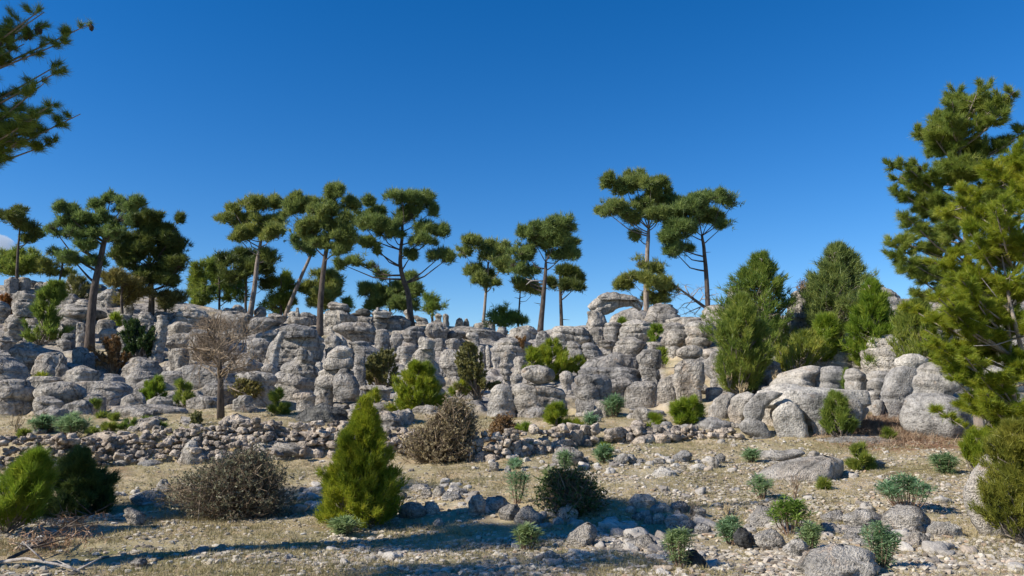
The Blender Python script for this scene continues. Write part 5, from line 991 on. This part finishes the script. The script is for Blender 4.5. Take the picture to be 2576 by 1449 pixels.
# ------------------------------------------------------------------ spurge plants
EG = 'spurge plants on the stony terraces'
def spurge(px, py, wd_, hg, label, n=16, mat='spurge', d=None, leafy=.6):
    d = d or hit(px, py); s_ = d/FPX; c0 = at(px, py, d); c0[2] = float(h(c0[0], c0[1])); root = empty('spurge_plant', tuple(c0), label, 'plant', EG); sm = MB(); lf = MB()
    for i in range(n):
        a = random.uniform(0, 6.28); q = random.uniform(.1, 1); hz = hg*s_*(1-.35*q)*random.uniform(.75, 1.05); r = wd_/2*s_*q
        tip = c0+[math.cos(a)*r, math.sin(a)*r*.8, hz]; b0 = c0+[math.cos(a)*r*.25, math.sin(a)*r*.2, -.02]; mid = (b0+tip)/2+[math.cos(a)*r*.12, 0, -.04*hz]
        tube(sm, [b0, mid, tip], [.0006*d, .0005*d, .0004*d], 4, False); m_ = 46
        u = 1.02-leafy*rng.uniform(0, 1, m_)**2.4; Pq = (1-u)[:, None]**2*b0+2*(u*(1-u))[:, None]*mid+(u**2)[:, None]*tip
        ar = rng.uniform(0, 6.28, m_); dr = np.stack([np.cos(ar), np.sin(ar), rng.uniform(-.2, .9, m_)], -1); dr /= np.linalg.norm(dr, axis=1, keepdims=True)
        l = (.0125*d)*rng.uniform(.6, 1.1, (m_, 1)); s2 = np.cross(dr, [0, 0, 1.]); s2 /= np.linalg.norm(s2, axis=1, keepdims=True)+1e-9; w2 = .0014*d
        V = np.stack([Pq, Pq+dr*l*.55+s2*w2*.5, Pq+dr*l-[0, 0, .01], Pq+dr*l*.55-s2*w2*.5], 1).reshape(-1, 3); bs = np.arange(m_)[:, None]*4
        lf.add(V, np.concatenate([bs+[0, 1, 2], bs+[0, 2, 3]]))
    sm.build('stems', 'stem', root); lf.build('leaves', mat, root); return root
for q in [(2282,1290,125,88,'widest spurge with bare reddish stems on the right terrace',34,'spurge',.38), (1990,1350,100,95,'tangled lime-green spurge with dry red stalks',26,'spurge_lime',.45), (2040,1392,66,66,'blue-green spurge low beside the lime-green one',18,'spurge',.7), (1842,1368,62,62,'grey-green spurge before a dark shaded boulder',18,'spurge',.7), (1712,1436,76,100,'tall blue-green spurge with drooping leaves at the bottom',20,'spurge',.8), (2218,1436,96,105,'bushy green spurge beside the biggest white boulder',30,'spurge',.85),
          (1325,1384,78,62,'spurge standing in the deep shadow',18,'spurge',.6), (866,1348,68,44,'silvery spurge at the foot of the cone-shaped young pine',20,'spurge',.9), (182,1105,82,60,'wider blue-green spurge on the terrace before the left wall',34,'spurge',.6), (108,1088,60,44,'smaller blue-green spurge on the left terrace',24,'spurge',.7), (1546,1035,58,52,'silvery spurge among boulders behind the low wall',24,'spurge',.8), (1420,1190,34,50,'thin spurge in front of the terrace boulder',9,'spurge',.8), (1520,1168,44,42,'spurge beneath the yellow-green seedling',14,'spurge',.8), (1915,1256,42,56,'lone upright spurge on the stony slope',10,'spurge',.7), (2377,1190,52,50,'compact blue-green spurge on the right terrace',26,'spurge',.95), (1893,1165,44,32,'dark spurge sprig beside the low rounded stone',12,'spurge',.7), (1298,1178,26,20,'tiny spurge sprout on the middle terrace',6,'spurge',.9),
          (1300,1265,60,95,'tall thin dark spurge stems standing beside the dark leafless bush',10,'spurge',.8), (1385,1262,60,90,'dark spurge stems in the middle of the dark leafless bush',12,'spurge',.7), (877,1225,20,26,'pale spurge sprig on the shaded side of the cone-shaped young pine',4,'spurge',.9), (1480,1085,40,40,'spurge behind the round green pine shrub',10,'spurge',.8), (2310,1440,30,22,'tiny spurge sprout at the bottom right',6,'spurge',.9)]:
    if q[4].startswith('tiny spurge sprout at'): continue
    spurge(*q[:5], n=q[5], mat=q[6], leafy=q[7])
#BIGPINES
# ------------------------------------------------------------------ big open pines: right edge, and the near left one with its bough in the picture
def open_pine(label, d, trunk, boughs, mat, r0=.09, ln=None, dens=1., bark_='bark_pale', cones=0, name='pine_tree', dy=1.):
    P = np.array([at(x, y, d) for x, y in trunk]); P[0, 2] = float(h(P[0, 0], d))-.1; root = empty(name, (P[0, 0], d, P[0, 2]+.1), label, 'tree'); s_ = d/FPX
    tm = MB(); t = np.linspace(0, len(P)-1, 18); TP = np.stack([np.interp(t, range(len(P)), P[:, i]) for i in range(3)], -1); rad = np.linspace(r0, r0*.25, 18); tube(tm, TP, rad, 9); tm.build('trunk', bark_, root)
    bm_ = MB(); nd = MB(); cm = MB(); ln = ln or .0095*d; wd = .00062*d; cm_n = 0
    boughs = list(boughs)+([(x+random.gauss(0, 20)+8, y+random.gauss(0, 20), hw*.75, up) for q_ in range(2) for x, y, hw, up in boughs if hw > 34] if not cones else [])
    for (x, y, hw, up) in boughs:          # bough tip, half width of its spray, rise in px of its side shoots
        tip = at(x, y, d); tip[1] += random.uniform(-1, 1)*dy; dz = tip-[0, 0, abs(tip[0]-TP[:, 0].mean())*.35+.3]; j = int(np.argmin(np.linalg.norm(TP-dz, axis=1))); st = TP[j]
        mid = st+(tip-st)*.5+[0, 0, -.06*np.linalg.norm(tip-st)]; tube(bm_, [st, st*.5+mid*.5, mid, (mid+tip)/2, tip], np.linspace(min(max(.0016*d, .3*rad[j]), .0028*d), .0006*d, 5), 5, False)
        nsh = int(15*dens*(hw/40)**.8)+6
        for q in range(nsh):
            u = random.uniform(.45, 1); a = (1-u)**2*st+2*u*(1-u)*mid+u*u*tip; v = np.array([random.uniform(-1, 1), random.uniform(-1, 1)*.9, random.uniform(-.25, 1)*up]); e_ = a+v*hw*s_*random.uniform(.5, 1.15)*(1.15-.4*u)
            m2 = (a+e_)/2+[0, 0, -.05*hw*s_]; tube(bm_, [a, m2, e_], [.0007*d, .0006*d, .0003*d], 3, False)
            n2 = int(12*dens*(hw/40)**.8)+5; w_ = rng.uniform(.25, 1.02, n2); C = (1-w_)[:, None]**2*a+2*(w_*(1-w_))[:, None]*m2+(w_**2)[:, None]*e_+.012*hw*s_*rng.normal(size=(n2, 3))*1.6; dv = (e_-a)/np.linalg.norm(e_-a)
            needles(nd, C, np.tile(dv*.9+[0, 0, .25], (n2, 1)), 12, ln, wd, .5)
            if cm_n < cones and random.random() < .35:
                cm_n += 1; c = a+(e_-a)*.3; cm = MB(); tube(cm, [c, c+[.01, 0, -.03], c+[.015, 0, -.065], c+[.02, 0, -.085]], [.008, .026, .022, .006], 7); cm.build('pine_cone', 'cone', root)
    bm_.build('branches', 'branch', root); nd.build('needles', mat, root)
    return root
open_pine('tall open pine behind, topping the trees at the right edge', 17.5, [(2470,1150),(2450,900),(2430,600),(2410,330)],
    [(2415,250,42,1),(2450,260,45,1),(2500,275,45,1),(2380,300,45,1),(2330,300,32,1),(2310,340,40,1),(2350,360,50,1),(2430,330,55,1),(2490,350,60,1),(2540,330,45,1),(2260,385,32,.6),(2240,415,26,.4),(2290,430,45,.6),(2360,430,55,.8),(2430,430,60,.8),(2510,440,60,.8),(2270,480,36,.4),(2320,500,40,.5),(2390,510,45,.6),(2300,540,36,.3),(2450,520,55,.8),(2560,480,60,.8),(2220,560,26,.6),(2250,600,34,.5),(2240,640,32,.4),(2290,620,38,.5),(2340,580,36,.5),(2280,680,34,.3),(2330,660,38,.5),(2350,720,42,.5)], 'bushpine', r0=.12, dens=1.0, dy=1.1)
open_pine('dense yellow-green pine with pale thin trunks at the right edge', 14.2, [(2560,1120),(2548,960),(2535,800),(2560,600),(2580,400)],
    [(2500,420,50,1),(2560,380,50,1),(2600,420,60,1),(2450,500,50,1),(2510,520,60,1),(2570,520,60,1),(2420,570,50,1),(2470,600,60,1),(2540,620,60,1),(2600,620,60,1),(2390,640,45,.9),(2440,680,60,.9),(2510,700,60,.9),(2570,720,60,.9),(2350,720,40,.7),(2400,750,55,.8),(2470,780,60,.8),(2540,790,55,.8),(2330,790,40,.5),(2380,820,50,.5),(2300,760,36,.5),(2340,860,45,.4),(2420,860,50,.5),(2500,870,45,.6),(2390,900,45,.3),(2440,940,45,.3),(2370,940,30,.3),(2430,990,40,.3),(2500,960,50,.4),(2560,900,50,.5),(2480,1010,40,.3),(2560,1000,50,.3),(2420,1030,25,.2),(2540,860,45,.6)], 'bright', r0=.045, dens=.95, dy=1.0)
t2 = sc.objects[-1]
d = 14.0; mb = MB(); ro = empty('thin_pine', tuple(at(2572, 1020, d)), 'second pale thin trunk slanting beside the first at the right edge', 'tree')
tube(mb, [at(2600, 1000, d)-[0, 0, 1.2], at(2590, 960, d), at(2565, 860, d), at(2540, 760, d), at(2520, 640, d)], [.05, .045, .04, .03, .012], 8); mb.build('trunk', 'bark_pale', ro); mb = MB()
for (x0, y0, x1, y1) in [(2555,835,2440,800),(2560,850,2450,870),(2545,780,2470,700),(2580,930,2480,900)]: tube(mb, [at(x0, y0, d), at((x0+x1)/2, (y0+y1)/2+8, d), at(x1, y1, d-.4)], [.014, .01, .005], 4)
mb.build('branches', 'deadwood', ro)
open_pine('near pine outside the left edge whose dark boughs reach into the top left corner', 7.6, [(-330,1500),(-300,900),(-240,400),(-180,-100),(-120,-500)],
    [(190,25,22,.4),(160,60,26,.3),(110,30,46,1),(60,20,50,1),(10,60,46,.6),(145,95,26,.2),(150,165,22,.2),(175,185,16,.2),(60,110,14,.2),(30,160,30,.3),(20,210,50,.4),(90,235,46,.4),(140,230,42,.4),(165,262,36,.3),(178,290,26,.2),(140,290,48,.2),(70,290,54,.3),(150,315,34,.1),(90,330,34,.1),(30,310,50,.2),(20,350,34,.1),(60,358,22,.1),(0,260,60,.4),(-60,100,70,.8),(-80,250,80,.6),(-120,-50,90,1),(-20,-60,80,1)], 'bushpine', r0=.16, ln=.10, dens=.8, bark_='bark', cones=26, dy=.35)
# shading pines left of the frame
def off_pine(x, y, hgt, label, R_=1.6, low=2.2, n=9000, r0=.13, lean=0., nl=.12, nw=.014):
    zg = float(h(x, y)); root = empty('pine_tree', (x, y, zg), label, 'tree', 'pines outside the frame that shade the foreground'); mb = MB(); tube(mb, [(x, y, zg-.1), (x+lean*.5, y, zg+hgt*.5), (x+lean, y, zg+hgt)], [r0, r0*.8, .03], 9); mb.build('trunk', 'bark', root)
    nd = MB(); ns = 34 if R_ < 3 else 80
    for q in range(ns):
        t = random.random(); rr_ = R_*(1-.6*t)*random.uniform(.3, 1); a = random.uniform(0, 6.28); c = np.array((x+lean+math.cos(a)*rr_, y+math.sin(a)*rr_, zg+low+(hgt-low)*t))
        w_ = unit(n//ns)*[.55, .55, .3]*rng.uniform(.3, 1, (n//ns, 1)); needles(nd, c+w_*(nl/.12)**.5, w_+[0, 0, .2], 4, nl, nw, .6)
    nd.build('crown', 'pine', root)
off_pine(-8.3, 6.5, 8.1, 'pine left of the frame shading the middle foreground', 1.15, 5.9, 14000)
off_pine(-5.9, 5.2, 5.6, 'slim pine left of the frame casting the long streaks on the grass', .8, 3.4, 3000, r0=.09)
off_pine(-9.5, 10.2, 6.2, 'bushy pine left of the frame shading the dark young pine', 1.7, .8, 15000)
off_pine(-27.5, 31.5, 9.0, 'pine left of the frame shading the left rocks', 3.8, .5, 60000, nl=.32, nw=.06)
off_pine(-6.8, 3.2, 5.8, 'pine beside the camera throwing narrow shadows along the bottom', .7, 3.6, 2500, r0=.11)
# ------------------------------------------------------------------ branches and litter on the ground
def lay(pts, r, lab, mat, leaf=None, side=0):
    P = []
    for x, y, up in pts:
        d = hit(x, y+up*.0); q = at(x, y, d); q[2] = float(h(q[0], q[1]))+.02+up; P.append(q)
    o = empty('fallen_branch', tuple(P[0]), lab, 'branch'); mb = MB(); tube(mb, P, np.linspace(r, r*.3, len(P)), 6)
    for i in range(side):
        k = random.randint(0, len(P)-2); a = P[k]+(P[k+1]-P[k])*random.random(); v = np.array((random.uniform(-.3, .5), random.uniform(-.2, .2), random.uniform(.02, .18))); tube(mb, [a, a+v*.5, a+v], [r*.5, r*.35, r*.15], 4)
    mb.build('wood', mat, o)
    if leaf:
        nd = MB(); C = np.concatenate([P[1]+rng.normal(size=(90, 3))*[.28, .1, .05]+[.1, 0, .02], P[2]+rng.normal(size=(90, 3))*[.2, .08, .05]]); needles(nd, C, np.tile([0, 0, -.2], (len(C), 1)), 5, .09, .01, 1); nd.build('dead_needles', leaf, o)
lay([(20,1420,.05),(110,1395,.12),(185,1348,.16),(240,1338,.2)], .02, 'dead branch with brown needles lying at the lower left', 'bark', 'litter', 9)
lay([(-20,1425,.02),(60,1432,.06),(140,1446,.05),(200,1452,.02)], .022, 'bleached forked branch on the ground in the lower left corner', 'deadwood', None, 3)
lay([(2215,1205,0),(2290,1195,.03),(2360,1180,.02)], .008, 'thin dark fallen branch on the right terrace', 'twig', None, 4)
lay([(1230,1215,0),(1300,1225,.02),(1380,1228,.03)], .008, 'thin bleached twig lying above the deep shadow', 'straw', None, 6)
lay([(2190,1108,0),(2260,1080,.05),(2330,1045,.06)], .012, 'pale fallen branch across the bed of brown needles', 'straw', None, 4)
lay([(2340,1100,0),(2420,1108,.02),(2480,1112,.02)], .008, 'thin fallen twig below the big smooth boulder', 'twig', None, 3)
n = 13000; px = rng.normal(2235, 80, n); py = rng.normal(1082, 21, n); d = np.interp(py, [1040, 1085, 1112, 1130], [20.3, 18.9, 17.8, 16.8]); x = (px-CX)/FPX*d; z = h(x, d); mb = MB()
C = np.stack([x, d, z+.01], -1); needles(mb, C, np.tile([0, 0, .05], (n, 1)), 2, .22, .012, .6); tag(mb.build('fallen_needles', 'litter', loc=(0, 0, 0)), 'bed of fallen red-brown pine needles between outcrops at right', 'pine litter', kind='stuff')
# small cloud low at the left
m, t, b, N, L = newmat('cloud'); N.remove(b); pv = N.new('ShaderNodeVolumePrincipled'); pv.inputs['Density'].default_value = .012; pv.inputs['Color'].default_value = (1, 1, 1, 1); pv.inputs['Anisotropy'].default_value = .2; L.new(pv.outputs[0], N['Material Output'].inputs['Volume']); M['cloud'] = m
mb = MB(); Dc = 2200; v0, f0 = icos[0][0], icos[0][1]
import bmesh
bm = bmesh.new(); bmesh.ops.create_icosphere(bm, subdivisions=4, radius=1); v0 = np.array([v.co[:] for v in bm.verts]); f0 = np.array([[v.index for v in f.verts] for f in bm.faces]); bm.free()
cc = at(-12, 622, Dc); ex = np.array((60, 60, 40)); V = v0*ex*(1+.35*fbm(v0*1.7, 4, 3))[:, None]+cc; mb.add(V, f0); tag(mb.build('cloud', 'cloud'), kind='structure')
finish_auto()
for m_ in list(bpy.data.meshes):
    if m_.users == 0: bpy.data.meshes.remove(m_)
print('objects', len(sc.objects), 'faces', sum(len(o.data.polygons) for o in sc.objects if o.type == 'MESH'))
